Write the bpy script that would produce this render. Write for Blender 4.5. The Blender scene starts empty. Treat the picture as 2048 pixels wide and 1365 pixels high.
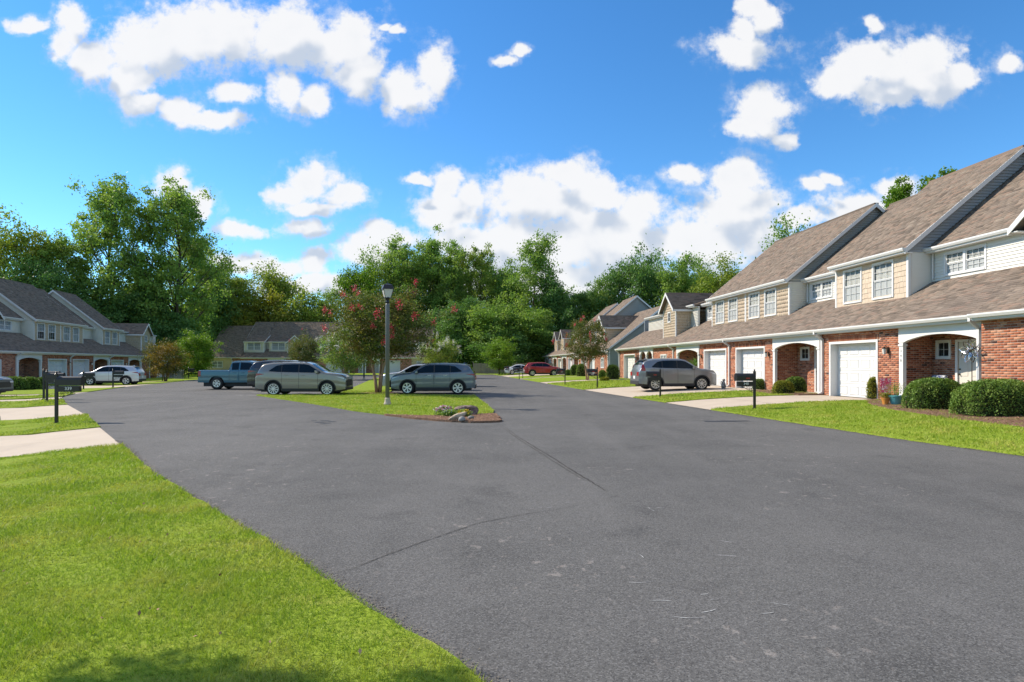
import bpy, bmesh, math, random
import numpy as np
from mathutils import Vector, Matrix
R = math.radians
sc = bpy.context.scene
col = sc.collection
rng = np.random.default_rng(7)
random.seed(7)

# ------------------------------------------------------------------ camera
F_PX, HOR, CAM_H = 1200.0, 729.0, 1.65
cd = bpy.data.cameras.new('camera')
cam = bpy.data.objects.new('camera', cd); col.objects.link(cam)
cam.location = (0, 0, CAM_H); cam.rotation_euler = (R(90), 0, 0)
cd.sensor_width = 36.0; cd.lens = 36.0 * F_PX / 2048.0
cd.shift_y = (HOR - 682.5) / 2048.0
cd.clip_start = 0.05; cd.clip_end = 3000
sc.camera = cam

# ------------------------------------------------------------------ light
SUN_EL, SUN_AZ = 38.0, -70.0          # azimuth clockwise from +Y
wd = bpy.data.worlds.new('World'); sc.world = wd; wd.use_nodes = True
sv = Vector((math.cos(R(SUN_EL)) * math.sin(R(SUN_AZ)), math.cos(R(SUN_EL)) * math.cos(R(SUN_AZ)), math.sin(R(SUN_EL))))
sl = bpy.data.lights.new('sun', 'SUN'); sl.energy = 4.3; sl.angle = R(0.5); sl.color = (1.0, 0.905, 0.765)
so = bpy.data.objects.new('sun', sl); col.objects.link(so)
so.rotation_euler = sv.to_track_quat('Z', 'Y').to_euler(); so.location = (-40, 20, 40)
sc.view_settings.view_transform = 'Standard'; sc.view_settings.look = 'None'
sc.view_settings.gamma = 1.0; sc.view_settings.use_curve_mapping = False
sc.view_settings.exposure = 0.62
sc.cycles.max_bounces = 5; sc.cycles.diffuse_bounces = 2; sc.cycles.transparent_max_bounces = 12
sc.cycles.use_denoising = True
wd.cycles.sampling_method = 'MANUAL'; wd.cycles.sample_map_resolution = 512


class NT:
    """small node-tree writer"""
    def __init__(s, nt): s.nt = nt; s.N = nt.nodes; s.L = nt.links
    def n(s, t, **kw):
        x = s.N.new(t)
        for k, v in kw.items(): setattr(x, k, v)
        return x
    def put(s, sock, v):
        if isinstance(v, (int, float)): sock.default_value = v
        elif isinstance(v, (tuple, list)):
            if len(v) == 3 and len(sock.default_value) == 4: v = (*v, 1)
            sock.default_value = v
        else: s.L.new(v, sock)
    def m(s, op, a, b=0.0, c=None, clamp=False):
        x = s.n('ShaderNodeMath', operation=op, use_clamp=clamp)
        s.put(x.inputs[0], a)
        if op not in ('SQRT', 'ABSOLUTE', 'FRACT', 'SINE', 'FLOOR'): s.put(x.inputs[1], b)
        if c is not None: s.put(x.inputs[2], c)
        return x.outputs[0]
    def v(s, op, a, b=(0, 0, 0)):
        x = s.n('ShaderNodeVectorMath', operation=op); s.put(x.inputs[0], a); s.put(x.inputs[1], b)
        return x.outputs['Value'] if op in ('LENGTH', 'DOT_PRODUCT') else x.outputs[0]
    def noise(s, vec, scale, detail=4, rough=0.55, dist=0.0, lac=2.0):
        x = s.n('ShaderNodeTexNoise'); 
        if vec is not None: s.put(x.inputs['Vector'], vec)
        x.inputs['Scale'].default_value = scale; x.inputs['Detail'].default_value = detail
        x.inputs['Roughness'].default_value = rough; x.inputs['Distortion'].default_value = dist; x.inputs['Lacunarity'].default_value = lac
        return x.outputs['Fac']
    def ss(s, x, a, b, o0=0.0, o1=1.0):
        k = s.n('ShaderNodeMapRange', interpolation_type='SMOOTHSTEP')
        s.put(k.inputs[0], x); k.inputs[1].default_value = a; k.inputs[2].default_value = b
        k.inputs[3].default_value = o0; k.inputs[4].default_value = o1
        return k.outputs[0]
    def mix(s, f, a, b, mode='MIX'):
        k = s.n('ShaderNodeMix', data_type='RGBA', blend_type=mode)
        s.put(k.inputs[0], f); s.put(k.inputs[6], a); s.put(k.inputs[7], b)
        return k.outputs[2]
    def ramp(s, f, stops):
        k = s.n('ShaderNodeValToRGB'); e = k.color_ramp.elements
        while len(e) < len(stops): e.new(0.5)
        for i, (p, c) in enumerate(stops): e[i].position = p; e[i].color = (*c, 1)
        s.put(k.inputs[0], f); return k.outputs[0]


# cumulus of the photograph, as directions: (x, y) = 100ths of (1200*tan azimuth, 1200*tan elevation)
def pc(x, y): return ((x - 1024) / 100.0, (HOR - y) / 100.0)
CLOUDS = [  # centre px, half axes px, tilt deg
    (150, 40, 45, 50, 60), (150, 110, 70, 45, 25), (230, 140, 95, 55, 20), (320, 215, 80, 38, 20), (420, 245, 90, 22, 12), (310, 90, 130, 80, 0),
    (430, 70, 130, 85, 0), (560, 70, 120, 80, 0), (470, 185, 75, 25, 12), (600, 190, 62, 48, 20), (690, 90, 100, 80, 30), (770, 170, 110, 62, 20), (870, 150, 40, 60, 10),
    (620, 360, 60, 42, 0), (690, 385, 55, 30, 0), (575, 385, 55, 28, 0), (630, 408, 100, 22, 0), (610, 448, 62, 24, 0),
    (345, 365, 45, 36, 20), (395, 410, 40, 50, 30), (470, 460, 60, 18, 10), (840, 357, 38, 13, 0),
    (920, 375, 55, 42, 20), (900, 420, 80, 50, 0), (1125, 345, 75, 40, 0), (1080, 400, 150, 65, 0), (1230, 400, 100, 60, 20), (1000, 480, 200, 70, 0),
    (1200, 480, 220, 90, 0), (1100, 560, 330, 70, 0), (1375, 350, 45, 25, 0), (1480, 360, 70, 50, 0), (1470, 420, 110, 70, 0), (1400, 490, 150, 70, 0), (1510, 470, 80, 45, 15),
    (780, 470, 80, 30, 0), (740, 500, 90, 35, 0), (630, 520, 45, 35, 0), (520, 530, 130, 30, 0), (620, 570, 150, 30, 0),
    (1720, 420, 110, 45, -15), (1790, 385, 60, 35, 0), (1640, 370, 50, 18, -20), (1600, 440, 60, 25, 0),
    (1480, 105, 95, 38, 0), (1510, 50, 55, 40, -25), (1505, 15, 40, 25, 0), (1525, 220, 60, 62, -20), (1560, 265, 45, 28, 40), (1490, 262, 50, 22, 0),
    (1760, 130, 120, 62, 10), (1690, 170, 90, 42, 15), (1850, 120, 90, 55, 15), (1920, 160, 60, 35, 15), (1780, 190, 90, 40, 10),
    (1860, 165, 100, 45, 0), (60, 45, 55, 16, -15), (1030, 115, 38, 15, -30), (2020, 125, 35, 22, 0), (785, 55, 25, 14, 20), (1745, 50, 14, 20, 0),
]


def build_world():
    nt = NT(wd.node_tree); N = nt.N; N.clear()
    out = nt.n('ShaderNodeOutputWorld'); bg = nt.n('ShaderNodeBackground')
    sky = nt.n('ShaderNodeTexSky', sky_type='NISHITA', sun_disc=False)
    sky.sun_elevation = R(SUN_EL); sky.sun_rotation = R(SUN_AZ % 360)
    sky.altitude = 200; sky.air_density = 1.0; sky.dust_density = 0.0; sky.ozone_density = 2.0
    hs = nt.n('ShaderNodeHueSaturation'); nt.put(hs.inputs['Color'], sky.outputs[0])
    hs.inputs['Saturation'].default_value = 1.22; hs.inputs['Value'].default_value = 1.12
    skyc = nt.mix(1.0, hs.outputs[0], (0.70, 0.985, 1.13), 'MULTIPLY')
    # cloud cover group: vector (px/100) -> density
    g = bpy.data.node_groups.new('cloud_cover', 'ShaderNodeTree')
    g.interface.new_socket('P', in_out='INPUT', socket_type='NodeSocketVector')
    g.interface.new_socket('D', in_out='OUTPUT', socket_type='NodeSocketFloat')
    g.interface.new_socket('S', in_out='OUTPUT', socket_type='NodeSocketFloat')
    k = NT(g); gi = k.n('NodeGroupInput'); go = k.n('NodeGroupOutput')
    w1 = k.n('ShaderNodeTexNoise'); k.put(w1.inputs['Vector'], gi.outputs[0]); w1.inputs['Scale'].default_value = 1.1; w1.inputs['Detail'].default_value = 4
    wv = k.v('SUBTRACT', w1.outputs['Color'], (0.5, 0.5, 0.5))
    wsc = k.n('ShaderNodeVectorMath', operation='SCALE'); k.put(wsc.inputs[0], wv); wsc.inputs['Scale'].default_value = 0.75
    P = k.v('ADD', gi.outputs[0], wsc.outputs[0]); P = k.v('MULTIPLY', P, (1, 1, 0))
    acc = None
    EL = []
    for (x, y, rx, ry, tl) in CLOUDS:
        if abs(tl) >= 20 and rx > 1.25 * ry:      # slanting bank: two smaller puffs along the slant
            for sg in (-1, 1): EL.append((x + sg * rx * .42 * math.cos(R(tl)), y + sg * rx * .42 * math.sin(R(tl)), rx * .62, ry * .9))
        else: EL.append((x, y, rx, ry))
    for (x, y, rx, ry) in EL:
        cx, cy = pc(x, y); ma = k.n('ShaderNodeVectorMath', operation='MULTIPLY_ADD'); k.put(ma.inputs[0], P)
        ma.inputs[1].default_value = (100 / rx, 100 / ry, 0); ma.inputs[2].default_value = (-cx * 100 / rx, -cy * 100 / ry, 0)
        q = k.v('LENGTH', ma.outputs[0])
        acc = q if acc is None else k.m('SMOOTH_MIN', acc, q, 0.22)
    acc = k.m('SUBTRACT', 1.0, acc)
    n1 = k.noise(gi.outputs[0], 1.7, 7, 0.64)
    n2 = k.noise(gi.outputs[0], 0.8, 3, 0.5)
    dn = k.m('ADD', k.m('MULTIPLY', k.m('SUBTRACT', n1, 0.5), 1.45), k.m('MULTIPLY', k.m('SUBTRACT', n2, 0.5), 0.35))
    n3 = k.noise(gi.outputs[0], 6.0, 4, 0.6); dn = k.m('ADD', dn, k.m('MULTIPLY', k.m('SUBTRACT', n3, 0.5), 0.55))
    acc = k.m('MAXIMUM', acc, -1.5)
    k.put(go.inputs[1], k.m('ADD', k.m('MULTIPLY', acc, 0.9), k.m('MULTIPLY', k.noise(gi.outputs[0], 1.4, 2, 0.5), 0.9)))
    k.put(go.inputs[0], k.m('ADD', k.m('MULTIPLY', acc, 1.15), k.m('ADD', dn, 0.0)))
    tc = nt.n('ShaderNodeTexCoord'); sp = nt.n('ShaderNodeSeparateXYZ'); nt.put(sp.inputs[0], tc.outputs['Generated'])
    # direction -> tangent plane ahead; overhead an unseen cloud field is added for its fill light
    yy = nt.m('MAXIMUM', nt.m('ABSOLUTE', sp.outputs[1]), 0.12)
    X = nt.m('MULTIPLY', nt.m('DIVIDE', sp.outputs[0], yy), 12.0); Z = nt.m('MULTIPLY', nt.m('DIVIDE', sp.outputs[2], yy), 12.0)
    cb = nt.n('ShaderNodeCombineXYZ'); nt.put(cb.inputs[0], X); nt.put(cb.inputs[1], Z)
    def cov(vec):
        x = nt.n('ShaderNodeGroup'); x.node_tree = g; nt.put(x.inputs[0], vec); return x.outputs[0], x.outputs[1]
    D0, S0 = cov(cb.outputs[0]); _, S1 = cov(nt.v('ADD', cb.outputs[0], (-0.26, 0.55, 0)))
    fine = nt.noise(cb.outputs[0], 1.5, 5, 0.6)
    mask = nt.ss(nt.m('ADD', D0, nt.m('MULTIPLY', nt.m('SUBTRACT', fine, 0.5), 0.25)), -0.10, 0.52)
    wisp = nt.m('MULTIPLY', nt.ss(D0, -0.55, 0.15), nt.ss(fine, 0.42, 0.72)); mask = nt.m('MAXIMUM', mask, nt.m('MULTIPLY', wisp, 0.5))
    lit = nt.m('SUBTRACT', S0, S1)
    shade = nt.ss(lit, -0.55, 0.30)
    thick = nt.ss(D0, 0.15, 1.0)
    br = nt.m('ADD', nt.m('MULTIPLY', shade, 0.75), nt.m('MULTIPLY', fine, 0.45))
    br = nt.m('SUBTRACT', br, nt.m('MULTIPLY', thick, 0.10))
    br = nt.ss(br, 0.22, 0.92)
    ccol = nt.mix(br, (3.5, 3.95, 4.65), (5.75, 5.75, 5.8))
    # unseen broken cumulus added overhead, above the frame, to whiten the blue fill
    hz = nt.m('MAXIMUM', sp.outputs[2], 0.2); ov = nt.n('ShaderNodeCombineXYZ'); nt.put(ov.inputs[0], nt.m('DIVIDE', sp.outputs[0], hz)); nt.put(ov.inputs[1], nt.m('DIVIDE', sp.outputs[1], hz))
    om = nt.m('MULTIPLY', nt.ss(nt.noise(ov.outputs[0], 1.6, 4, 0.55), 0.46, 0.56), nt.ss(sp.outputs[2], 0.54, 0.64)); mask = nt.m('MAXIMUM', mask, om)
    # only above the horizon
    mask = nt.m('MULTIPLY', mask, nt.ss(sp.outputs[2], 0.0, 0.04)); mask = nt.m('MULTIPLY', mask, 0.97)
    final = nt.mix(mask, skyc, ccol)
    nt.put(bg.inputs[0], final); bg.inputs[1].default_value = 0.108
    nt.L.new(bg.outputs[0], out.inputs[0])
build_world()
# ------------------------------------------------------------------ materials
MATS = {}
def mat(name, fn):
    m = bpy.data.materials.new(name); m.use_nodes = True
    k = NT(m.node_tree); b = m.node_tree.nodes['Principled BSDF']
    fn(k, b); MATS[name] = m; return m
def P(b, **kw):
    for kk, v in kw.items():
        nm = {'rough': 'Roughness', 'metal': 'Metallic', 'spec': 'Specular IOR Level', 'coat': 'Coat Weight', 'coatr': 'Coat Roughness', 'col': 'Base Color', 'alpha': 'Alpha', 'trans': 'Transmission Weight'}[kk]
        s = b.inputs[nm]
        if kk == 'col': v = (*v, 1)
        s.default_value = v
def bump(k, b, h, strength=0.4, dist=0.01):
    x = k.n('ShaderNodeBump'); x.inputs['Strength'].default_value = strength; x.inputs['Distance'].default_value = dist
    k.put(x.inputs['Height'], h); k.L.new(x.outputs[0], b.inputs['Normal'])
def opos(k): return k.n('ShaderNodeNewGeometry').outputs['Position']
def rnd(k):
    a = k.n('ShaderNodeNewGeometry').outputs['Random Per Island']; o = k.n('ShaderNodeObjectInfo').outputs['Random']
    return k.m('FRACT', k.m('ADD', a, k.m('MULTIPLY', o, 7.31)))

def m_asphalt(k, b):
    p = opos(k)
    grain = k.noise(p, 85, 3, 0.75); big = k.noise(p, 0.20, 4, 0.55); mid = k.noise(p, 1.1, 6, 0.65)
    st = k.v('MULTIPLY', p, (1.0, 0.10, 1)); streak = k.noise(st, 1.1, 4, 0.55)
    c = k.mix(k.ss(big, 0.3, 0.7), (0.084, 0.082, 0.079), (0.124, 0.120, 0.114))
    c = k.mix(k.m('MULTIPLY', k.ss(streak, 0.42, 0.72), 0.5), c, (0.135, 0.130, 0.125))
    c = k.mix(k.m('MULTIPLY', k.ss(mid, 0.48, 0.72), 0.45), c, (0.140, 0.135, 0.129))
    c = k.mix(k.m('MULTIPLY', k.ss(mid, 0.46, 0.30), 0.45), c, (0.055, 0.054, 0.053))
    blot = k.noise(k.v('MULTIPLY', p, (1, .8, 1)), 7.0, 4, 0.65, 0.5); area = k.noise(p, 0.30, 3, 0.55)
    bl = k.m('MULTIPLY', k.ss(blot, 0.60, 0.67), k.ss(area, 0.44, 0.62))
    c = k.mix(k.m('MULTIPLY', bl, 0.85), c, (0.24, 0.215, 0.195))
    spots = k.noise(p, 1.9, 3, 0.5, .3); c = k.mix(k.m('MULTIPLY', k.ss(spots, 0.70, 0.76), 0.6), c, (0.035, 0.034, 0.036))
    vo = k.n('ShaderNodeTexVoronoi'); k.put(vo.inputs['Vector'], p); vo.inputs['Scale'].default_value = 110
    sx = k.n('ShaderNodeSeparateXYZ'); k.put(sx.inputs[0], vo.outputs['Color'])
    c = k.mix(k.m('MULTIPLY', k.ss(sx.outputs[0], 0.62, 1.0), 0.36), c, (0.27, 0.265, 0.255))
    c = k.mix(k.m('MULTIPLY', k.ss(sx.outputs[0], 0.40, 0.0), 0.48), c, (0.020, 0.020, 0.021))
    k.put(b.inputs['Base Color'], c); P(b, rough=0.9, spec=0.2)
    bump(k, b, k.m('ADD', k.m('MULTIPLY', vo.outputs['Distance'], 0.8), grain), 0.35, 0.004)
mat('asphalt', m_asphalt)
mat('crack', lambda k, b: P(b, col=(0.038, 0.034, 0.030), rough=0.9))
mat('dust', lambda k, b: (k.put(b.inputs['Base Color'], k.mix(k.noise(opos(k), 14, 5, .7), (0.10, 0.095, 0.09), (0.26, 0.235, 0.20))), P(b, rough=1, spec=.05)))
mat('tar', lambda k, b: P(b, col=(0.012, 0.012, 0.014), rough=0.55))
def m_concrete(k, b):
    p = opos(k); n = k.noise(p, 1.1, 5, 0.6); f = k.noise(p, 60, 3, 0.6)
    c = k.mix(n, (0.42, 0.345, 0.265), (0.55, 0.465, 0.37)); c = k.mix(k.m('MULTIPLY', k.ss(f, .5, .8), .3), c, (0.33, 0.29, 0.25))
    c = k.mix(k.m('MULTIPLY', k.ss(k.noise(p, .5, 4, .65, .5), .55, .72), .45), c, (0.36, 0.31, 0.26))
    k.put(b.inputs['Base Color'], c); P(b, rough=0.9, spec=0.2); bump(k, b, f, 0.25, 0.004)
mat('concrete', m_concrete)
mat('joint', lambda k, b: P(b, col=(0.09, 0.07, 0.05), rough=0.95))
mat('paint_line', lambda k, b: (k.put(b.inputs['Base Color'], k.mix(k.ss(k.noise(opos(k), 6, 5, .7), .42, .62), (0.55, 0.55, 0.54), (0.16, 0.16, 0.16))), P(b, rough=.8)))
def m_lawn(k, b):
    p = opos(k); n = k.noise(p, 0.7, 5, 0.6, 0.4); f = k.noise(p, 22, 4, 0.7); sx = k.v('MULTIPLY', p, (1, 5, 1)); s2 = k.noise(sx, 0.9, 3, 0.6)
    c = k.mix(n, (0.185, 0.27, 0.024), (0.29, 0.36, 0.048)); c = k.mix(k.m('MULTIPLY', k.ss(s2, .5, .75), .55), c, (0.33, 0.32, 0.08))
    c = k.mix(k.ss(f, .55, .3), c, (0.09, 0.14, 0.012)); c = k.mix(k.m('MULTIPLY', k.ss(f, .62, .8), .5), c, (0.28, 0.32, 0.06))
    k.put(b.inputs['Base Color'], c); P(b, rough=0.95, spec=0.05); bump(k, b, f, 0.9, 0.03)
mat('lawn', m_lawn)
mat('soil', lambda k, b: (k.put(b.inputs['Base Color'], k.mix(k.noise(opos(k), 1.5, 6, .7), (0.05, 0.06, 0.02), (0.13, 0.11, 0.06))), P(b, rough=1, spec=.05)))
def leafy(c0, c1, c2, tr=0.35, patch=0.6):
    def fn(k, b):
        r = rnd(k); p = opos(k); n = k.noise(p, patch, 3, .6)
        c = k.mix(r, c0, c1); c = k.mix(k.m('MULTIPLY', k.ss(n, .42, .68), .8), c, c2)
        k.put(b.inputs['Base Color'], c); P(b, rough=0.55, spec=0.25)
        t = k.n('ShaderNodeBsdfTranslucent'); k.put(t.inputs[0], k.mix(1.0, c, (1.08, 1.16, 0.62), 'MULTIPLY'))
        mx = k.n('ShaderNodeMixShader'); mx.inputs[0].default_value = tr
        k.L.new(b.outputs[0], mx.inputs[1]); k.L.new(t.outputs[0], mx.inputs[2])
        k.L.new(mx.outputs[0], [n for n in k.N if n.type == 'OUTPUT_MATERIAL'][0].inputs[0])
    return fn
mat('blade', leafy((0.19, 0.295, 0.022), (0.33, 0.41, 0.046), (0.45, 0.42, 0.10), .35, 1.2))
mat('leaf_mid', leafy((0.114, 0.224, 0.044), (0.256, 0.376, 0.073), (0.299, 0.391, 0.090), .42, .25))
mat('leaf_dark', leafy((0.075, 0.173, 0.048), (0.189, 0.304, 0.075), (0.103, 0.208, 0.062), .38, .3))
mat('leaf_light', leafy((0.144, 0.239, 0.034), (0.286, 0.344, 0.057), (0.325, 0.354, 0.057), .38, .3))
mat('leaf_yellow', leafy((0.155, 0.202, 0.025), (0.310, 0.296, 0.039), (0.342, 0.310, 0.047), .4, .3))
mat('leaf_bright', leafy((0.094, 0.200, 0.018), (0.175, 0.288, 0.025), (0.200, 0.300, 0.025), .4, .8))
mat('leaf_myrtle', leafy((0.065, 0.12, 0.026), (0.15, 0.175, 0.036), (0.21, 0.15, 0.05), .38, 1.1))
mat('leaf_gold', leafy((0.05, 0.075, 0.018), (0.14, 0.14, 0.022), (0.34, 0.20, 0.02), .35, .8))
mat('leaf_hedge', leafy((0.065, 0.135, 0.026), (0.186, 0.274, 0.045), (0.209, 0.286, 0.054), .25, 2.5))
mat('leaf_lime', leafy((0.12, 0.16, 0.02), (0.28, 0.27, 0.03), (0.30, 0.27, 0.03), .35, 3))
def flat(name, c, rough=.6, **kw): mat(name, lambda k, b: P(b, col=c, rough=rough, **kw))
mat('petal_red', lambda k, b: (k.put(b.inputs['Base Color'], k.mix(rnd(k), (0.55, 0.025, 0.05), (0.76, 0.09, 0.12))), P(b, rough=.6)))
mat('petal_white', lambda k, b: (k.put(b.inputs['Base Color'], k.mix(rnd(k), (0.62, 0.58, 0.42), (0.8, 0.77, 0.66))), P(b, rough=.6)))
mat('petal_pink', lambda k, b: (k.put(b.inputs['Base Color'], k.ramp(rnd(k), [(0, (0.75, 0.25, 0.36)), (.5, (0.8, 0.5, 0.55)), (1, (0.8, 0.78, 0.7))])), P(b, rough=.6)))
mat('petal_yellow', lambda k, b: (k.put(b.inputs['Base Color'], k.mix(rnd(k), (0.72, 0.45, 0.02), (0.8, 0.65, 0.05))), P(b, rough=.6)))
def m_bark(c0, c1, sc_=(1, 1, .18)):
    def fn(k, b):
        p = k.v('MULTIPLY', opos(k), sc_); n = k.noise(p, 9, 5, .65)
        k.put(b.inputs['Base Color'], k.mix(n, c0, c1)); P(b, rough=.9, spec=.1); bump(k, b, n, .6, .03)
    return fn
mat('bark', m_bark((0.045, 0.035, 0.027), (0.14, 0.115, 0.09)))
mat('bark_myrtle', m_bark((0.24, 0.14, 0.08), (0.46, 0.33, 0.22)))
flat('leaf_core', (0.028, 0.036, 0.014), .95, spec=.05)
def m_mulch(k, b):
    p = opos(k); n = k.noise(k.v('MULTIPLY', p, (1, 1.6, 1)), 26, 5, .7, .8); n2 = k.noise(p, 1.4, 3)
    c = k.mix(k.ss(n, .3, .7), (0.10, 0.052, 0.034), (0.40, 0.26, 0.18)); c = k.mix(k.m('MULTIPLY', n2, .5), c, (0.20, 0.12, 0.08))
    k.put(b.inputs['Base Color'], c); P(b, rough=1, spec=.05); bump(k, b, n, 1.0, .04)
mat('mulch', m_mulch)
mat('straw', lambda k, b: (k.put(b.inputs['Base Color'], k.mix(rnd(k), (0.15, 0.062, 0.035), (0.46, 0.28, 0.17))), P(b, rough=.9)))
def m_brick(k, b):
    r = rnd(k); p = opos(k)
    c = k.ramp(r, [(0, (0.05, 0.03, 0.026)), (.04, (0.14, 0.05, 0.032)), (.14, (0.29, 0.09, 0.046)), (.45, (0.37, 0.125, 0.062)), (.7, (0.44, 0.17, 0.09)), (.86, (0.47, 0.205, 0.115)), (1, (0.49, 0.265, 0.17))])
    n = k.noise(p, 16, 4, .7); c = k.mix(k.m('MULTIPLY', k.ss(n, .5, .75), .3), c, (0.50, 0.30, 0.21))
    c = k.mix(k.m('MULTIPLY', k.ss(n, .45, .25), .45), c, (0.14, 0.05, 0.03))
    k.put(b.inputs['Base Color'], c); P(b, rough=.9, spec=.15); bump(k, b, k.noise(p, 70, 3, .6), .4, .004)
mat('brick', m_brick)
mat('mortar', lambda k, b: (k.put(b.inputs['Base Color'], k.mix(k.noise(opos(k), 20, 4), (0.40, 0.31, 0.25), (0.54, 0.45, 0.38))), P(b, rough=.95, spec=.1)))
def m_shingle(k, b):
    r = rnd(k); p = opos(k); g = k.noise(p, 120, 2, .6); n = k.noise(p, .5, 3)
    c = k.ramp(r, [(0, (0.115, 0.092, 0.075)), (.22, (0.165, 0.131, 0.105)), (.5, (0.198, 0.158, 0.126)), (.72, (0.23, 0.18, 0.143)), (.86, (0.23, 0.158, 0.121)), (1, (0.258, 0.212, 0.17))])
    c = k.mix(k.m('MULTIPLY', k.ss(n, .4, .7), .25), c, (0.15, 0.125, 0.11)); c = k.mix(k.m('MULTIPLY', k.ss(g, .5, .8), .35), c, (0.10, 0.08, 0.065))
    k.put(b.inputs['Base Color'], c); P(b, rough=.95, spec=.1); bump(k, b, g, .5, .004)
mat('shingle', m_shingle)
flat('flashing', (0.02, 0.02, 0.022), .6)
def m_siding(c0, c1):
    def fn(k, b):
        p = opos(k); n = k.noise(k.v('MULTIPLY', p, (.6, .6, 6)), 3, 4, .6)
        k.put(b.inputs['Base Color'], k.mix(k.m('ADD', k.m('MULTIPLY', n, .7), k.m('MULTIPLY', rnd(k), .3)), c0, c1)); P(b, rough=.5, spec=.3)
    return fn
mat('siding', m_siding((0.64, 0.61, 0.54), (0.73, 0.70, 0.635)))
mat('siding_grey', m_siding((0.27, 0.29, 0.30), (0.34, 0.36, 0.37)))
mat('shake', m_siding((0.45, 0.35, 0.25), (0.63, 0.51, 0.385)))
mat('trim', lambda k, b: (k.put(b.inputs['Base Color'], k.mix(k.noise(opos(k), 2.5, 4), (0.63, 0.62, 0.60), (0.70, 0.69, 0.67))), P(b, rough=.4)))
mat('garage_white', lambda k, b: (k.put(b.inputs['Base Color'], k.mix(k.noise(opos(k), 3, 4), (0.62, 0.61, 0.585), (0.67, 0.66, 0.64))), P(b, rough=.45)))
flat('door_paint', (0.62, 0.58, 0.50), .4)
def m_glass(k, b):
    P(b, col=(0.02, 0.025, 0.03), rough=.02, spec=.6)
    t = k.n('ShaderNodeBsdfTransparent'); t.inputs[0].default_value = (0.93, 0.95, 0.95, 1); g = k.n('ShaderNodeBsdfGlossy'); g.inputs['Roughness'].default_value = .02
    fr = k.n('ShaderNodeFresnel'); fr.inputs[0].default_value = 1.30
    mx = k.n('ShaderNodeMixShader'); k.L.new(fr.outputs[0], mx.inputs[0]); k.L.new(t.outputs[0], mx.inputs[1]); k.L.new(g.outputs[0], mx.inputs[2])
    k.L.new(mx.outputs[0], [n for n in k.N if n.type == 'OUTPUT_MATERIAL'][0].inputs[0])
mat('glass', m_glass)
flat('room', (0.035, 0.036, 0.038), .8)
flat('blind', (0.6, 0.59, 0.56), .6)
flat('screen_mesh', (0.46, 0.46, 0.46), .8)
flat('black_metal', (0.012, 0.012, 0.014), .38, spec=.5)
flat('post_metal', (0.13, 0.135, 0.13), .5)
flat('bronze', (0.06, 0.045, 0.03), .4, metal=.7)
flat('chrome', (0.75, 0.75, 0.76), .2, metal=1.0)
flat('number_white', (0.75, 0.74, 0.70), .6)
flat('number_dark', (0.05, 0.045, 0.04), .6)
flat('flag_red', (0.35, 0.03, 0.02), .5)
flat('lamp_glass', (0.62, 0.60, 0.55), .25)
def m_stone(c0, c1):
    def fn(k, b):
        p = opos(k); n = k.noise(p, 7, 6, .7); k.put(b.inputs['Base Color'], k.mix(k.ss(n, .3, .7), c0, c1)); P(b, rough=.9); bump(k, b, n, .8, .03)
    return fn
mat('stone_brown', m_stone((0.085, 0.055, 0.045), (0.27, 0.19, 0.16)))
mat('stone_grey', m_stone((0.13, 0.125, 0.12), (0.36, 0.34, 0.32)))
mat('stone_tan', m_stone((0.25, 0.19, 0.13), (0.50, 0.40, 0.30)))
mat('fence_wood', lambda k, b: (k.put(b.inputs['Base Color'], k.mix(k.noise(k.v('MULTIPLY', opos(k), (1, 1, .2)), 5, 4), (0.15, 0.125, 0.10), (0.30, 0.255, 0.20))), P(b, rough=.9)))
mat('pot_teal', lambda k, b: (k.put(b.inputs['Base Color'], k.mix(k.noise(opos(k), 8, 3), (0.06, 0.26, 0.28), (0.13, 0.40, 0.42))), P(b, rough=.3)))
mat('pot_orange', lambda k, b: (k.put(b.inputs['Base Color'], k.mix(k.noise(opos(k), 8, 3), (0.48, 0.18, 0.03), (0.60, 0.27, 0.06))), P(b, rough=.4)))
mat('cushion', lambda k, b: (k.put(b.inputs['Base Color'], k.mix(k.ss(k.noise(opos(k), 22, 3, .6, 1.5), .5, .54), (0.03, 0.05, 0.14), (0.62, 0.62, 0.62))), P(b, rough=.9)))
mat('flag_pink', lambda k, b: (k.put(b.inputs['Base Color'], k.mix(k.ss(k.noise(opos(k), 14, 2, .6, 1.0), .5, .56), (0.72, 0.08, 0.16), (0.80, 0.55, 0.52))), P(b, rough=.8)))
flat('wicker', (0.10, 0.06, 0.035), .8)
flat('rubber', (0.016, 0.016, 0.017), .75)
flat('plastic_dark', (0.022, 0.022, 0.024), .6)
flat('car_glass', (0.006, 0.009, 0.010), .05, spec=.35)
flat('tail_red', (0.30, 0.012, 0.014), .15, spec=.6)
flat('head_lamp', (0.55, 0.57, 0.60), .12, spec=.8)
flat('plate', (0.7, 0.7, 0.68), .5)
flat('rim', (0.62, 0.62, 0.63), .28, metal=.75)
flat('seam', (0.01, 0.01, 0.01), .8)
def paint(name, c, metal=.55):
    mat(name, lambda k, b: (k.put(b.inputs['Base Color'], k.mix(k.m('MULTIPLY', k.noise(opos(k), 900, 1), .25), c, tuple(x * 1.5 for x in c))), P(b, rough=.32, metal=metal, coat=1.0, coatr=.04)))
paint('paint_taupe', (0.215, 0.195, 0.168)); paint('paint_steel', (0.115, 0.138, 0.158)); paint('paint_silver', (0.50, 0.51, 0.53), .5)
paint('paint_grey', (0.21, 0.215, 0.225)); paint('paint_red', (0.36, 0.010, 0.016), .25); paint('paint_white', (0.72, 0.73, 0.75), .05)
paint('paint_teal', (0.022, 0.105, 0.155), .3); paint('paint_black', (0.012, 0.013, 0.016), .2); paint('paint_slate', (0.10, 0.12, 0.15), .4)

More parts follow.
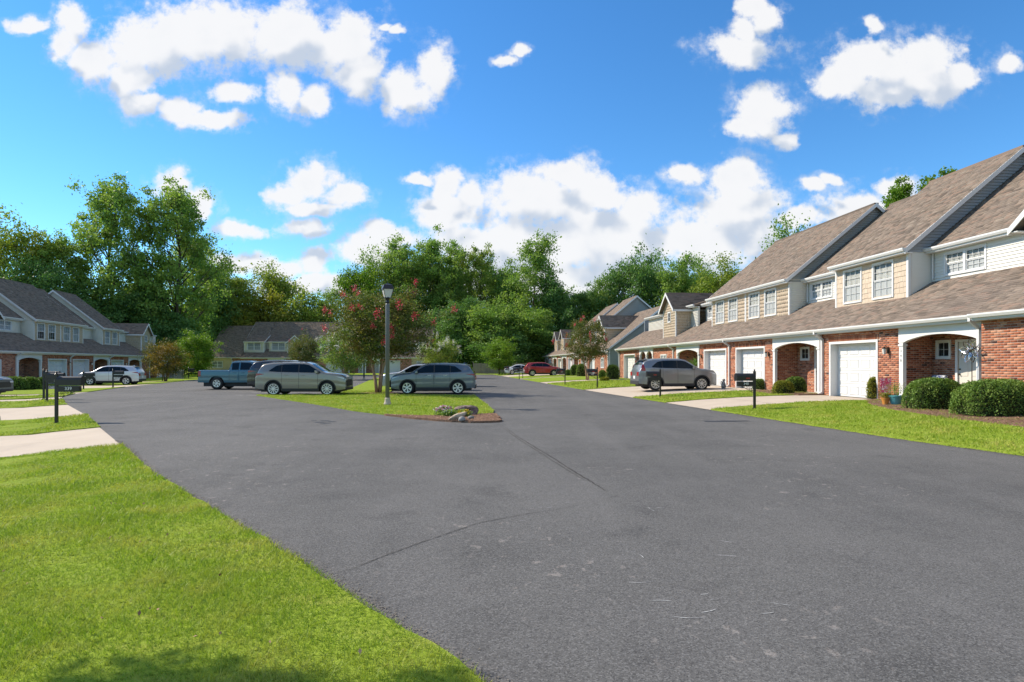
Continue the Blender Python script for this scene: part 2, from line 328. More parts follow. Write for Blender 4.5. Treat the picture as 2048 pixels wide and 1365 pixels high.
# ------------------------------------------------------------------ mesh helpers
def np_mesh(name, V, quads=None, tris=None):
    me = bpy.data.meshes.new(name); V = np.asarray(V, np.float32).reshape(-1, 3)
    q = np.asarray(quads, np.int32).reshape(-1, 4) if quads is not None and len(quads) else np.zeros((0, 4), np.int32)
    t = np.asarray(tris, np.int32).reshape(-1, 3) if tris is not None and len(tris) else np.zeros((0, 3), np.int32)
    me.vertices.add(len(V)); me.vertices.foreach_set('co', V.ravel())
    me.loops.add(q.size + t.size); me.loops.foreach_set('vertex_index', np.concatenate([q.ravel(), t.ravel()]))
    n = len(q) + len(t); me.polygons.add(n)
    st = np.concatenate([np.arange(len(q)) * 4, q.size + np.arange(len(t)) * 3]).astype(np.int32)
    me.polygons.foreach_set('loop_start', st)
    me.update(calc_edges=True); me.validate(); return me
def link(name, me, m, parent=None, kind=None, smooth=False):
    o = bpy.data.objects.new(name, me); col.objects.link(o); o.parent = parent
    if m and not me.materials: me.materials.append(MATS[m])
    if kind: o['kind'] = kind
    if smooth:
        for p in me.polygons: p.use_smooth = True
    return o
def tag(o, label, cat, group=None, kind=None):
    o['label'] = label
    if cat: o['category'] = cat
    if group: o['group'] = group
    if kind: o['kind'] = kind
    return o
def thing(name, label, cat, loc=(0, 0, 0), rz=0.0, group=None):
    o = bpy.data.objects.new(name, None); col.objects.link(o); o.location = loc; o.rotation_euler = (0, 0, rz); o.empty_display_size = .3
    return tag(o, label, cat, group)
def copy_tree(o, parent=None):
    c = o.copy(); col.objects.link(c); c.parent = parent
    for ch in list(o.children): copy_tree(ch, c)
    return c

class MB:
    def __init__(s): s.v = []; s.f = []
    def add(s, vs, fs):
        n = len(s.v); s.v += [tuple(x) for x in vs]; s.f += [tuple(i + n for i in f) for f in fs]; return s
    def box(s, x0, x1, y0, y1, z0, z1):
        if x0 > x1: x0, x1 = x1, x0
        if y0 > y1: y0, y1 = y1, y0
        if z0 > z1: z0, z1 = z1, z0
        return s.add([(x0, y0, z0), (x1, y0, z0), (x1, y1, z0), (x0, y1, z0), (x0, y0, z1), (x1, y0, z1), (x1, y1, z1), (x0, y1, z1)],
              [(0, 3, 2, 1), (4, 5, 6, 7), (0, 1, 5, 4), (1, 2, 6, 5), (2, 3, 7, 6), (3, 0, 4, 7)])
    def quad(s, *p): return s.add(p, [tuple(range(len(p)))])
    def prism(s, poly, axis, a, b):
        """extrude a polygon of 2-tuples along axis from a to b (axis 'x','y','z')"""
        n = len(poly)
        def pt(p, t): return {'x': (t, p[0], p[1]), 'y': (p[0], t, p[1]), 'z': (p[0], p[1], t)}[axis]
        vs = [pt(p, a) for p in poly] + [pt(p, b) for p in poly]
        return s.add(vs, [tuple(range(n))[::-1], tuple(range(n, 2 * n))] + [(i, (i + 1) % n, n + (i + 1) % n, n + i) for i in range(n)])
    def tube(s, pts, rad, n=8, cap=True):
        pts = [Vector(p) for p in pts]; rad = [rad] * len(pts) if isinstance(rad, (int, float)) else rad
        base = len(s.v); ref = None
        for i, p in enumerate(pts):
            d = (pts[min(i + 1, len(pts) - 1)] - pts[max(i - 1, 0)]).normalized()
            if ref is None: ref = Vector((1, 0, 0)) if abs(d.x) < .8 else Vector((0, 1, 0))
            a = (ref - d * ref.dot(d)).normalized(); ref = a; b = d.cross(a)
            s.v += [tuple(p + (a * math.cos(2 * math.pi * j / n) + b * math.sin(2 * math.pi * j / n)) * rad[i]) for j in range(n)]
        for i in range(len(pts) - 1):
            for j in range(n):
                s.f.append((base + i * n + j, base + i * n + (j + 1) % n, base + (i + 1) * n + (j + 1) % n, base + (i + 1) * n + j))
        if cap:
            s.f.append(tuple(base + j for j in range(n))[::-1]); s.f.append(tuple(base + (len(pts) - 1) * n + j for j in range(n)))
        return s
    def lathe(s, prof, n=16, c=(0, 0, 0), axis='z', cap=True):
        base = len(s.v)
        for (r, h) in prof:
            for j in range(n):
                a = 2 * math.pi * j / n; p = (r * math.cos(a), r * math.sin(a), h)
                if axis == 'y': p = (p[0], p[2], p[1])
                s.v.append((c[0] + p[0], c[1] + p[1], c[2] + p[2]))
        for i in range(len(prof) - 1):
            for j in range(n): s.f.append((base + i * n + j, base + i * n + (j + 1) % n, base + (i + 1) * n + (j + 1) % n, base + (i + 1) * n + j))
        if cap: s.f.append(tuple(base + j for j in range(n))[::-1]); s.f.append(tuple(base + (len(prof) - 1) * n + j for j in range(n)))
        return s
    def mesh(s, name, off=(0, 0, 0), fix=True):
        me = bpy.data.meshes.new(name); me.from_pydata([(x + off[0], y + off[1], z + off[2]) for x, y, z in s.v], [], s.f)
        if fix:
            bm = bmesh.new(); bm.from_mesh(me); bmesh.ops.recalc_face_normals(bm, faces=bm.faces); bm.to_mesh(me); bm.free()
        return me
    def build(s, name, m, parent=None, off=(0, 0, 0), smooth=False, kind=None, bevel=0):
        me = s.mesh(name, off)
        o = link(name, me, m, parent, kind, smooth)
        if bevel:
            b = o.modifiers.new('bevel', 'BEVEL'); b.width = bevel; b.segments = 2; b.limit_method = 'ANGLE'
        return o

def boxes_np(O, A, Zd, Nn, rects, n0=0.0, n1=0.01):
    """many small boxes on one wall plane: rects (k,4) a0,a1,z0,z1; five faces each"""
    r = np.asarray(rects, float).reshape(-1, 4); k = len(r)
    O, A, Zd, Nn = [np.asarray(x, float) for x in (O, A, Zd, Nn)]
    def pt(a, z, n): return O + a[:, None] * A + z[:, None] * Zd + (np.broadcast_to(n, a.shape))[:, None] * Nn
    b = min(.002, .2)
    v = np.stack([pt(r[:, 0], r[:, 2], n0), pt(r[:, 1], r[:, 2], n0), pt(r[:, 1], r[:, 3], n0), pt(r[:, 0], r[:, 3], n0),
                  pt(r[:, 0] + b, r[:, 2] + b, n1), pt(r[:, 1] - b, r[:, 2] + b, n1), pt(r[:, 1] - b, r[:, 3] - b, n1), pt(r[:, 0] + b, r[:, 3] - b, n1)], 1)
    fq = np.array([[4, 5, 6, 7], [0, 1, 5, 4], [1, 2, 6, 5], [2, 3, 7, 6], [3, 0, 4, 7]])
    F = (np.arange(k) * 8)[:, None, None] + fq[None]
    return v.reshape(-1, 3), F.reshape(-1, 4)
def orient(me):
    bm = bmesh.new(); bm.from_mesh(me); bmesh.ops.recalc_face_normals(bm, faces=bm.faces); bm.to_mesh(me); bm.free()
def cut(a0, a1, holes):
    """interval minus holes"""
    seg = [(a0, a1)]
    for h0, h1 in holes:
        ns = []
        for s0, s1 in seg:
            if h1 <= s0 or h0 >= s1: ns.append((s0, s1)); continue
            if h0 > s0: ns.append((s0, h0))
            if h1 < s1: ns.append((h1, s1))
        seg = ns
    return [x for x in seg if x[1] - x[0] > .02]
def text_mesh(txt, size, depth=.003):
    c = bpy.data.curves.new('lettering', 'FONT'); c.body = txt; c.size = size; c.extrude = depth; c.align_x = 'CENTER'; c.align_y = 'CENTER'
    o = bpy.data.objects.new('lettering', c); col.objects.link(o)
    me = bpy.data.meshes.new_from_object(o.evaluated_get(bpy.context.evaluated_depsgraph_get()))
    bpy.data.objects.remove(o); bpy.data.curves.remove(c); return me

# ------------------------------------------------------------------ terrain heights and pixel -> ground
ZR = [(-12, 13.0), (0, 11.1), (10.76, 9.18), (13.1, 8.55), (16.56, 7.95), (36.9, 4.86), (86, -1.6), (96, -3.0), (140, -8)]
ZL = [(-8, 6.0), (0, 2.2), (3.1, -.17), (4.6, -1.43), (6.4, -3.05), (9, -5.4), (12.07, -7.84), (15.7, -10.8), (19.2, -13.6), (25, -18.6), (31.4, -23.6), (45, -28.6), (64, -33.5), (90, -40), (140, -52)]
def interp(tab, z): return float(np.interp(z, [a for a, _ in tab], [b for _, b in tab]))
def xre(z): return interp(ZR, z)
def xle(z): return interp(ZL, z)
def xfr(z): return 15.9 - .088 * z
def xfl(z): return -29.95 - .21 * z
def sst(t): t = max(0, min(1, t)); return t * t * (3 - 2 * t)
def H(x, z):
    if x > xre(z) and z < 130:
        t = min(1, (x - xre(z)) / max(.5, xfr(z) - xre(z))); return .3 * (1 - (1 - t) ** 2)
    if x < xle(z) and z < 120:
        return -.2 * sst((xle(z) - x) / 2.6) * sst((z - 6) / 6) * (1 - .35 * sst((z - 15) / 8))
    return 0.0
def G(px, py):
    """photo pixel -> point on the ground it touches"""
    h = 0.0
    for _ in range(30):
        z = F_PX * (CAM_H - h) / (py - HOR); x = (px - 1024) / F_PX * z; h = .5 * h + .5 * H(x, z)
    return Vector((x, z, h))
def sheet(name, poly, m, off=.0, skirt=.0, step=1.5, parent=None, kind='structure', flat=False, rag=0.0):
    """ground sheet over a plan polygon, following the terrain"""
    if rag:
        pp = []
        for i, a in enumerate(poly):
            b = poly[(i + 1) % len(poly)]; n = max(1, int(math.dist(a, b) / .22)) if math.dist(a, b) < 30 else 1
            for j in range(n):
                t = j / n; pp.append((a[0] + (b[0] - a[0]) * t + random.uniform(-rag, rag), a[1] + (b[1] - a[1]) * t + random.uniform(-rag, rag)))
        poly = pp
    bm = bmesh.new(); vs = [bm.verts.new((x, y, 0)) for x, y in poly]
    f = bm.faces.new(vs); bmesh.ops.triangulate(bm, faces=[f])
    xs = [p[0] for p in poly]; ys = [p[1] for p in poly]
    if step:
        for ax, lo, hi in ((0, min(xs), max(xs)), (1, min(ys), max(ys))):
            c = lo + step
            while c < hi:
                no = (1, 0, 0) if ax == 0 else (0, 1, 0); co = (c, 0, 0) if ax == 0 else (0, c, 0)
                bmesh.ops.bisect_plane(bm, geom=bm.verts[:] + bm.edges[:] + bm.faces[:], plane_co=co, plane_no=no); c += step
    for v in bm.verts: v.co.z = (0 if flat else H(v.co.x, v.co.y)) + off
    bmesh.ops.recalc_face_normals(bm, faces=bm.faces)
    if sum(fc.normal.z for fc in bm.faces) < 0: bmesh.ops.reverse_faces(bm, faces=bm.faces)
    if skirt:
        be = [e for e in bm.edges if len(e.link_faces) == 1]
        g = bmesh.ops.extrude_edge_only(bm, edges=be)
        for v in [x for x in g['geom'] if isinstance(x, bmesh.types.BMVert)]: v.co.z -= skirt
    me = bpy.data.meshes.new(name); bm.to_mesh(me); bm.free()
    return link(name, me, m, parent, kind if parent is None else None)
def in_poly(px, py, poly):
    """vectorised point in polygon"""
    c = np.zeros(len(px), bool); n = len(poly)
    for i in range(n):
        x0, y0 = poly[i]; x1, y1 = poly[(i + 1) % n]
        k = ((y0 > py) != (y1 > py)) & (px < (x1 - x0) * (py - y0) / ((y1 - y0) or 1e-9) + x0); c ^= k
    return c
# ------------------------------------------------------------------ the ground
def struct(o, label=None):
    o['kind'] = 'structure'
    return o
gp = MB().quad((-700, -120, -.62), (700, -120, -.62), (700, 1500, -.62), (-700, 1500, -.62)).build('ground', 'soil', None, kind='structure')
NLx, NLy = -.979, -.2055
NRx, NRy = .9962, .0877
def edge(tab, za, zb):
    f = xle if tab is ZL else xre
    zs = [za] + [z for z, _ in tab if za < z < zb] + [zb]
    return [(f(z), z) for z in zs]
road_poly = edge(ZL, -8, 88) + list(reversed(edge(ZR, -12, 96)))
road_poly = [(x + .0, z) if i < len(edge(ZL, -8, 88)) else (x + .25, z) for i, (x, z) in enumerate(road_poly)]
road = sheet('road', road_poly, 'asphalt', 0, 0, 0, flat=True)
def strip_l(za, zb, L=62):
    e = edge(ZL, za, zb); return e + [(e[-1][0] + NLx * L, e[-1][1] + NLy * L), (e[0][0] + NLx * L, e[0][1] + NLy * L)]
def strip_r(za, zb, L=None):
    e = edge(ZR, za, zb)
    def far(p):
        d = (p[0] - 15.9) * NRx + p[1] * NRy; l = (-d - .06) if L is None else L
        return (p[0] + NRx * l, p[1] + NRy * l)
    return e + [far(e[-1]), far(e[0])]
LD = [(12.07, 15.6), (19.25, 24.4), (28.2, 30.2), (33.6, 35.6), (43.6, 50.5), (59, 62)]
RD = [(21.7, 25.7), (29.6, 38.6), (51.0, 54.5), (66, 68), (77, 86)]
LAWN_L, LAWN_R = [], []
def rows(D, z0, z1):
    out = []; a = z0
    for x, y in D: out.append((a, x)); a = y
    return out + [(a, z1)]
for i, (a, b) in enumerate(rows(LD, -8, 88)):
    p = strip_l(a, b); LAWN_L.append(p); sheet('lawn', p, 'lawn', .035, .5, 2.2 if i else 1.2, rag=.03)
for (a, b) in rows(RD, -12, 96):
    p = strip_r(a, b); LAWN_R.append(p); sheet('lawn', p, 'lawn', .035, .5, 2.2, rag=.03)
def driveway(poly, joints):
    o = sheet('driveway', poly, 'concrete', .006, .4, 1.6)
    for (p, q) in joints:
        d = Vector((q[0] - p[0], q[1] - p[1], 0)).normalized(); n = Vector((-d.y, d.x, 0)) * .012
        m = MB(); k = 10
        for i in range(k):
            a = [p[0] + (q[0] - p[0]) * i / k, p[1] + (q[1] - p[1]) * i / k]; b = [p[0] + (q[0] - p[0]) * (i + 1) / k, p[1] + (q[1] - p[1]) * (i + 1) / k]
            za, zb = H(*a) + .011, H(*b) + .011
            m.quad((a[0] - n.x, a[1] - n.y, za), (b[0] - n.x, b[1] - n.y, zb), (b[0] + n.x, b[1] + n.y, zb), (a[0] + n.x, a[1] + n.y, za))
        m.build('joint', 'joint', o)
    return o
for (a, b) in LD:
    p = strip_l(a, b); js = []
    for l in (2.4, 5.4, 8.4):
        js.append(((xle(a) + NLx * l, a + NLy * l), (xle(b) + NLx * l, b + NLy * l)))
    driveway(p, js)
for (a, b) in RD:
    p = strip_r(a, b); js = []
    for l in (2.6, 5.2):
        js.append(((xre(a) + NRx * l, a + NRy * l), (xre(b) + NRx * l, b + NRy * l)))
    driveway(p, js)
# lawn beyond the end of the road
back_poly = [(xle(88), 88), (xre(96), 96), (xre(96) + NRx * 70, 96 + NRy * 70), (70, 175), (-130, 175), (xle(88) + NLx * 62, 88 + NLy * 62)]
sheet('lawn', back_poly, 'lawn', .03, .5, 6, flat=True)
def line_sheet(name, pts, w, m, z, parent):
    mb = MB(); 
    for i in range(len(pts) - 1):
        a, b = Vector(pts[i]), Vector(pts[i + 1]); d = (b - a).normalized(); n = Vector((-d.y, d.x))
        wa = w[i] if isinstance(w, list) else w; wb = w[i + 1] if isinstance(w, list) else w
        mb.quad((a.x - n.x * wa, a.y - n.y * wa, z), (b.x - n.x * wb, b.y - n.y * wb, z), (b.x + n.x * wb, b.y + n.y * wb, z), (a.x + n.x * wa, a.y + n.y * wa, z))
    return mb.build(name, m, parent)
def wobble(px, n, amp):
    pts = []
    for i in range(len(px) - 1):
        a, b = G(*px[i]), G(*px[i + 1])
        for j in range(n): t = j / n; pts.append((a.x + (b.x - a.x) * t + random.uniform(-amp, amp), a.y + (b.y - a.y) * t + random.uniform(-amp, amp)))
    e = G(*px[-1]); pts.append((e.x, e.y)); return pts
for px, w, n in [([(1003, 850), (1040, 877), (1090, 907), (1150, 945), (1187, 967), (1215, 985)], .016, 9), ([(1000, 852), (1035, 878), (1082, 907), (1140, 944), (1170, 962)], .010, 9),
                 ([(640, 1153), (700, 1140), (760, 1116), (830, 1090), (900, 1066), (960, 1046), (1040, 1031), (1110, 1020), (1195, 1004)], .0055, 12),
                 ([(235, 867), (400, 858), (560, 848), (640, 843)], .012, 8), ([(670, 843), (740, 838)], .012, 6), ([(700, 1210), (705, 1203), (716, 1200)], .012, 4)]:
    pts = wobble(px, n, w * .9); line_sheet('crack', pts, [w * random.uniform(.35, 1.1) * min(1, .12 + 3.5 * min(i_, len(pts) - 1 - i_) / len(pts)) for i_ in range(len(pts))], 'crack', .005, road)
def blob(name, px, py, rx, ry, m, z, parent, n=18, jag=.3):
    c = G(px, py); vs = [(c.x + rx * math.cos(a) * (1 + random.uniform(-jag, jag)), c.y + ry * math.sin(a) * (1 + random.uniform(-jag, jag)), z) for a in [2 * math.pi * i / n for i in range(n)]]
    return MB().quad(*vs).build(name, m, parent)
for x, y, rx, ry in [(640, 845, .16, .12), (650, 842, .13, .08), (655, 847, .1, .07), (663, 844, .12, .09), (628, 842, .08, .06), (645, 848, .09, .05)]: blob('tar_patch', x, y, rx, ry, 'tar', .005, road)
tp = [G(1410, 843.5), G(1455, 843), G(1500, 842.5)]
line_sheet('tar_patch', [(p.x, p.y) for p in tp], [.10, .16, .05], 'tar', .005, road)
for i in range(18):   # pale scrapes left on the asphalt
    x, y = random.uniform(1000, 1560), random.uniform(1000, 1260); a = G(x, y)
    th = random.uniform(-.6, .6) + random.choice([0, 0, 1.2]); L = random.uniform(.04, .22); k = random.uniform(-.4, .4)
    pts = [(a.x + L * t * math.cos(th + k * t), a.y + L * t * math.sin(th + k * t)) for t in (0, .25, .5, .75, 1)]
    line_sheet('scrape', pts, [.001, .003, .002, .003, .001], 'paint_line', .004, road)
# grit washed up along the lawn edges
def grit(tab, za, zb, sg, w0, w1, n):
    f = xle if tab is ZL else xre; z = za * (zb / za) ** rng.uniform(0, 1, n); x = np.array([f(q) for q in z]) + sg * (np.abs(rng.normal(0, w1, n)) - .02)
    s_ = rng.uniform(.003, .013, n) * (.6 + z * .05); a = rng.uniform(0, 6.28, n); dx, dy = np.cos(a) * s_, np.sin(a) * s_
    V = np.stack([np.stack([x - dx, z - dy, 0 * x + .004], 1), np.stack([x + dy * .6, z - dx * .6, 0 * x + .009], 1), np.stack([x + dx, z + dy, 0 * x + .005], 1), np.stack([x - dy * .6, z + dx * .6, 0 * x + .010], 1)], 1)
    link('edge_grit', np_mesh('edge_grit', V.reshape(-1, 3), np.arange(4 * n).reshape(-1, 4)), 'dust', road, 'stuff')
grit(ZL, 2.2, 13, 1, .02, .09, 5000); grit(ZR, 9, 40, -1, .02, .10, 5000)
# island
def gp2(x, y): p = G(x, y); return (p.x, p.y)
isl = [gp2(512, 791.5), gp2(560, 799), gp2(640, 811), gp2(705, 822.5), gp2(780, 832), gp2(880, 835), gp2(985, 829), gp2(988, 824), gp2(984, 820), gp2(950, 793),
       (-6.7, 32.2), (-12.6, 71), (-16.2, 71), (-9.4, 32.4)]
sheet('lawn', isl, 'lawn', .05, .1, 1.5, flat=True, rag=.025)
def bed(poly, off, n, hh=.03, flat=False, rag=.06):
    o = sheet('mulch_bed', poly, 'mulch', off, .06, .8, flat=flat, rag=rag)
    xs = np.array([p[0] for p in poly]); ys = np.array([p[1] for p in poly])
    px = rng.uniform(xs.min(), xs.max(), n); py = rng.uniform(ys.min(), ys.max(), n); k = in_poly(px, py, poly); px, py = px[k], py[k]
    pz = np.array([0.0 if flat else H(x, y) for x, y in zip(px, py)]) + off
    a = rng.uniform(0, 6.28, len(px)); L = rng.uniform(.03, .11, len(px)); w = rng.uniform(.003, .007, len(px)); t = rng.uniform(.0, hh, (2, len(px)))
    d = np.stack([np.cos(a), np.sin(a), 0 * a], 1); nn = np.stack([-np.sin(a), np.cos(a), 0 * a], 1); c = np.stack([px, py, pz + .006], 1)
    V = np.stack([c - nn * w[:, None], c + nn * w[:, None], c + d * L[:, None] + nn * w[:, None] + np.array([0, 0, 1]) * t[0][:, None], c + d * L[:, None] - nn * w[:, None] + np.array([0, 0, 1]) * t[0][:, None]], 1)
    link('pine_straw', np_mesh('pine_straw', V.reshape(-1, 3), np.arange(len(px) * 4).reshape(-1, 4)), 'straw', o, 'stuff')
    return o
bed([gp2(765, 831.5), gp2(800, 836), gp2(850, 841), (gp2(900, 845)), gp2(960, 847), gp2(998, 845.5), gp2(1003, 843), gp2(990, 830), gp2(900, 834), gp2(840, 834.5)], .056, 2600, flat=True)
cmy = G(757, 788); bed([(cmy.x + 1.1 * math.cos(a) * (1.3 if math.cos(a) > 0 else 1), cmy.y - .3 + .8 * math.sin(a)) for a in [i * .5236 for i in range(12)]], .058, 900, flat=True)
# parking stripes
for side, x0 in ((-1, -9.5), (1, -6.6)):
    for i, z in enumerate([31.6 if side < 0 else 35.6, 34.6 if side < 0 else 38.6, 37.6 if side < 0 else 41.6, 40.6 if side < 0 else 44.6, 44, 47.5, 50.5]):
        xx = x0 - .152 * (z - 32); line_sheet('parking_line', [(xx + side * .15, z), (xx + side * 5.3, z - side * .4)], .05, 'paint_line', .004, road)
# grass blades
def blades(poly, parent, n, h0, h1, w, off, flat=False, near=None, name='grass'):
    xs = np.array([p[0] for p in poly]); ys = np.array([p[1] for p in poly])
    px = rng.uniform(xs.min(), xs.max(), n); py = rng.uniform(ys.min(), ys.max(), n); k = in_poly(px, py, poly)
    if near is not None: k &= near(px, py)
    px, py = px[k], py[k]; n = len(px)
    pz = (np.zeros(n) if flat else np.array([H(x, y) for x, y in zip(px, py)])) + off
    a = rng.uniform(0, 6.28, n); h = rng.uniform(h0, h1, n) * (0.7 + .6 * (np.sin(px * 2.3) * np.cos(py * 1.9) * .5 + .5)); le = rng.uniform(.25, 1.1, n) * h; b = rng.uniform(0, 6.28, n)
    ww = w * rng.uniform(.6, 1.3, n)
    c = np.stack([px, py, pz], 1); s = np.stack([np.cos(a), np.sin(a), 0 * a], 1) * ww[:, None]; ld = np.stack([np.cos(b), np.sin(b), 0 * b], 1); up = np.array([0, 0, 1.0])
    m = c + up * (h * .6)[:, None] + ld * (le * .35)[:, None]; t = c + up * (h * .95)[:, None] + ld * le[:, None]
    V = np.stack([c - s, c + s, m - s * .8, m + s * .8, t], 1).reshape(-1, 3); i = np.arange(n)[:, None] * 5
    o = link(name, np_mesh(name, V, i + np.array([[0, 1, 3, 2]]), i + np.array([[2, 3, 4]])), 'blade', None, 'stuff')
    return tag(o, parent, 'grass')
fg = LAWN_L[0]
def vis(z0, z1): return lambda x, y: (y > z0) & (y < z1) & (x > -.9 * y - .6)
def clip(poly, x0, x1, z0, z1):
    """rough rectangle clip by keeping points and adding corners is not needed: blades are sampled in a window"""
    return poly
def blades_w(poly, win, lab, dens, h0, h1, w, off, flat=False):
    x0, x1, z0, z1 = win; n = int(dens * (x1 - x0) * (z1 - z0))
    px = rng.uniform(x0, x1, n); py = rng.uniform(z0, z1, n); k = in_poly(px, py, poly) & (np.abs(px) < .92 * py + .6)
    return px[k], py[k]
def grass_obj(lab, sets, flat=False):
    V, Q, T, base = [], [], [], 0
    for poly, win, dens, h0, h1, w, off in sets:
        px, py = blades_w(poly, win, lab, dens, h0, h1, w, off); n = len(px)
        if not n: continue
        pz = (np.zeros(n) if flat else np.array([H(x, y) for x, y in zip(px, py)])) + off
        a = rng.uniform(0, 6.28, n); b = rng.uniform(0, 6.28, n)
        h = rng.uniform(h0, h1, n) * (0.55 + .9 * (np.sin(px * 3.1 + 2 * np.sin(py * 1.3)) * np.cos(py * 2.7 + px) * .5 + .5)); le = rng.uniform(.3, 1.3, n) * h
        ww = w * rng.uniform(.6, 1.3, n); c = np.stack([px, py, pz], 1); s = np.stack([np.cos(a), np.sin(a), 0 * a], 1) * ww[:, None]
        ld = np.stack([np.cos(b), np.sin(b), 0 * b], 1); up = np.array([0, 0, 1.0])
        m = c + up * (h * .6)[:, None] + ld * (le * .35)[:, None]; t = c + up * (h * .95)[:, None] + ld * le[:, None]
        V.append(np.stack([c - s, c + s, m - s * .8, m + s * .8, t], 1).reshape(-1, 3)); i = base + np.arange(n)[:, None] * 5
        Q.append(i + np.array([[0, 1, 3, 2]])); T.append(i + np.array([[2, 3, 4]])); base += n * 5
    o = link('grass', np_mesh('grass', np.concatenate(V), np.concatenate(Q), np.concatenate(T)), 'blade', None, 'stuff')
    return tag(o, lab, 'grass')
grass_obj('short mown grass of the foreground lawn at the bottom left', [(fg, (-5, 1, 2.4, 4.8), 5200, .025, .05, .0022, .03), (fg, (-8, 0, 4.8, 8), 2600, .03, .055, .0034, .03), (fg, (-13, -2, 8, 13), 1300, .035, .06, .005, .03)])
grass_obj('short grass of the mailbox strips along the left driveways', [(LAWN_L[1], (-24, -9, 11, 21), 420, .04, .065, .008, .03), (LAWN_L[2], (-30, -15, 20, 31), 160, .04, .07, .012, .03), (LAWN_L[3], (-34, -20, 26, 36), 90, .05, .08, .016, .03)])
grass_obj('short grass of the island round the lamp post', [(isl, (-14, 0, 17, 36), 330, .04, .065, .008, .045)], True)
grass_obj('short grass of the front lawns on the right', [(LAWN_R[0], (7, 15, 8, 22.5), 420, .035, .06, .008, .03), (LAWN_R[1], (5, 14, 24, 31), 200, .04, .07, .012, .03), (LAWN_R[2], (0, 13, 37, 53), 60, .05, .08, .018, .03)])
# ------------------------------------------------------------------ townhouses
GUT, PIT, EAVE, RIDGE, MP = 2.85, .6, 5.8, 9.9, .82      # heights above the floor, roof slopes
SIDE_ = np.array
brick_me = None; shingle_me = {}; pane_me = {}; panel_me = {}; shake_me = {}
def V3(*a): return np.array(a, float)
X, Y, Z = V3(1, 0, 0), V3(0, 1, 0), V3(0, 0, 1)

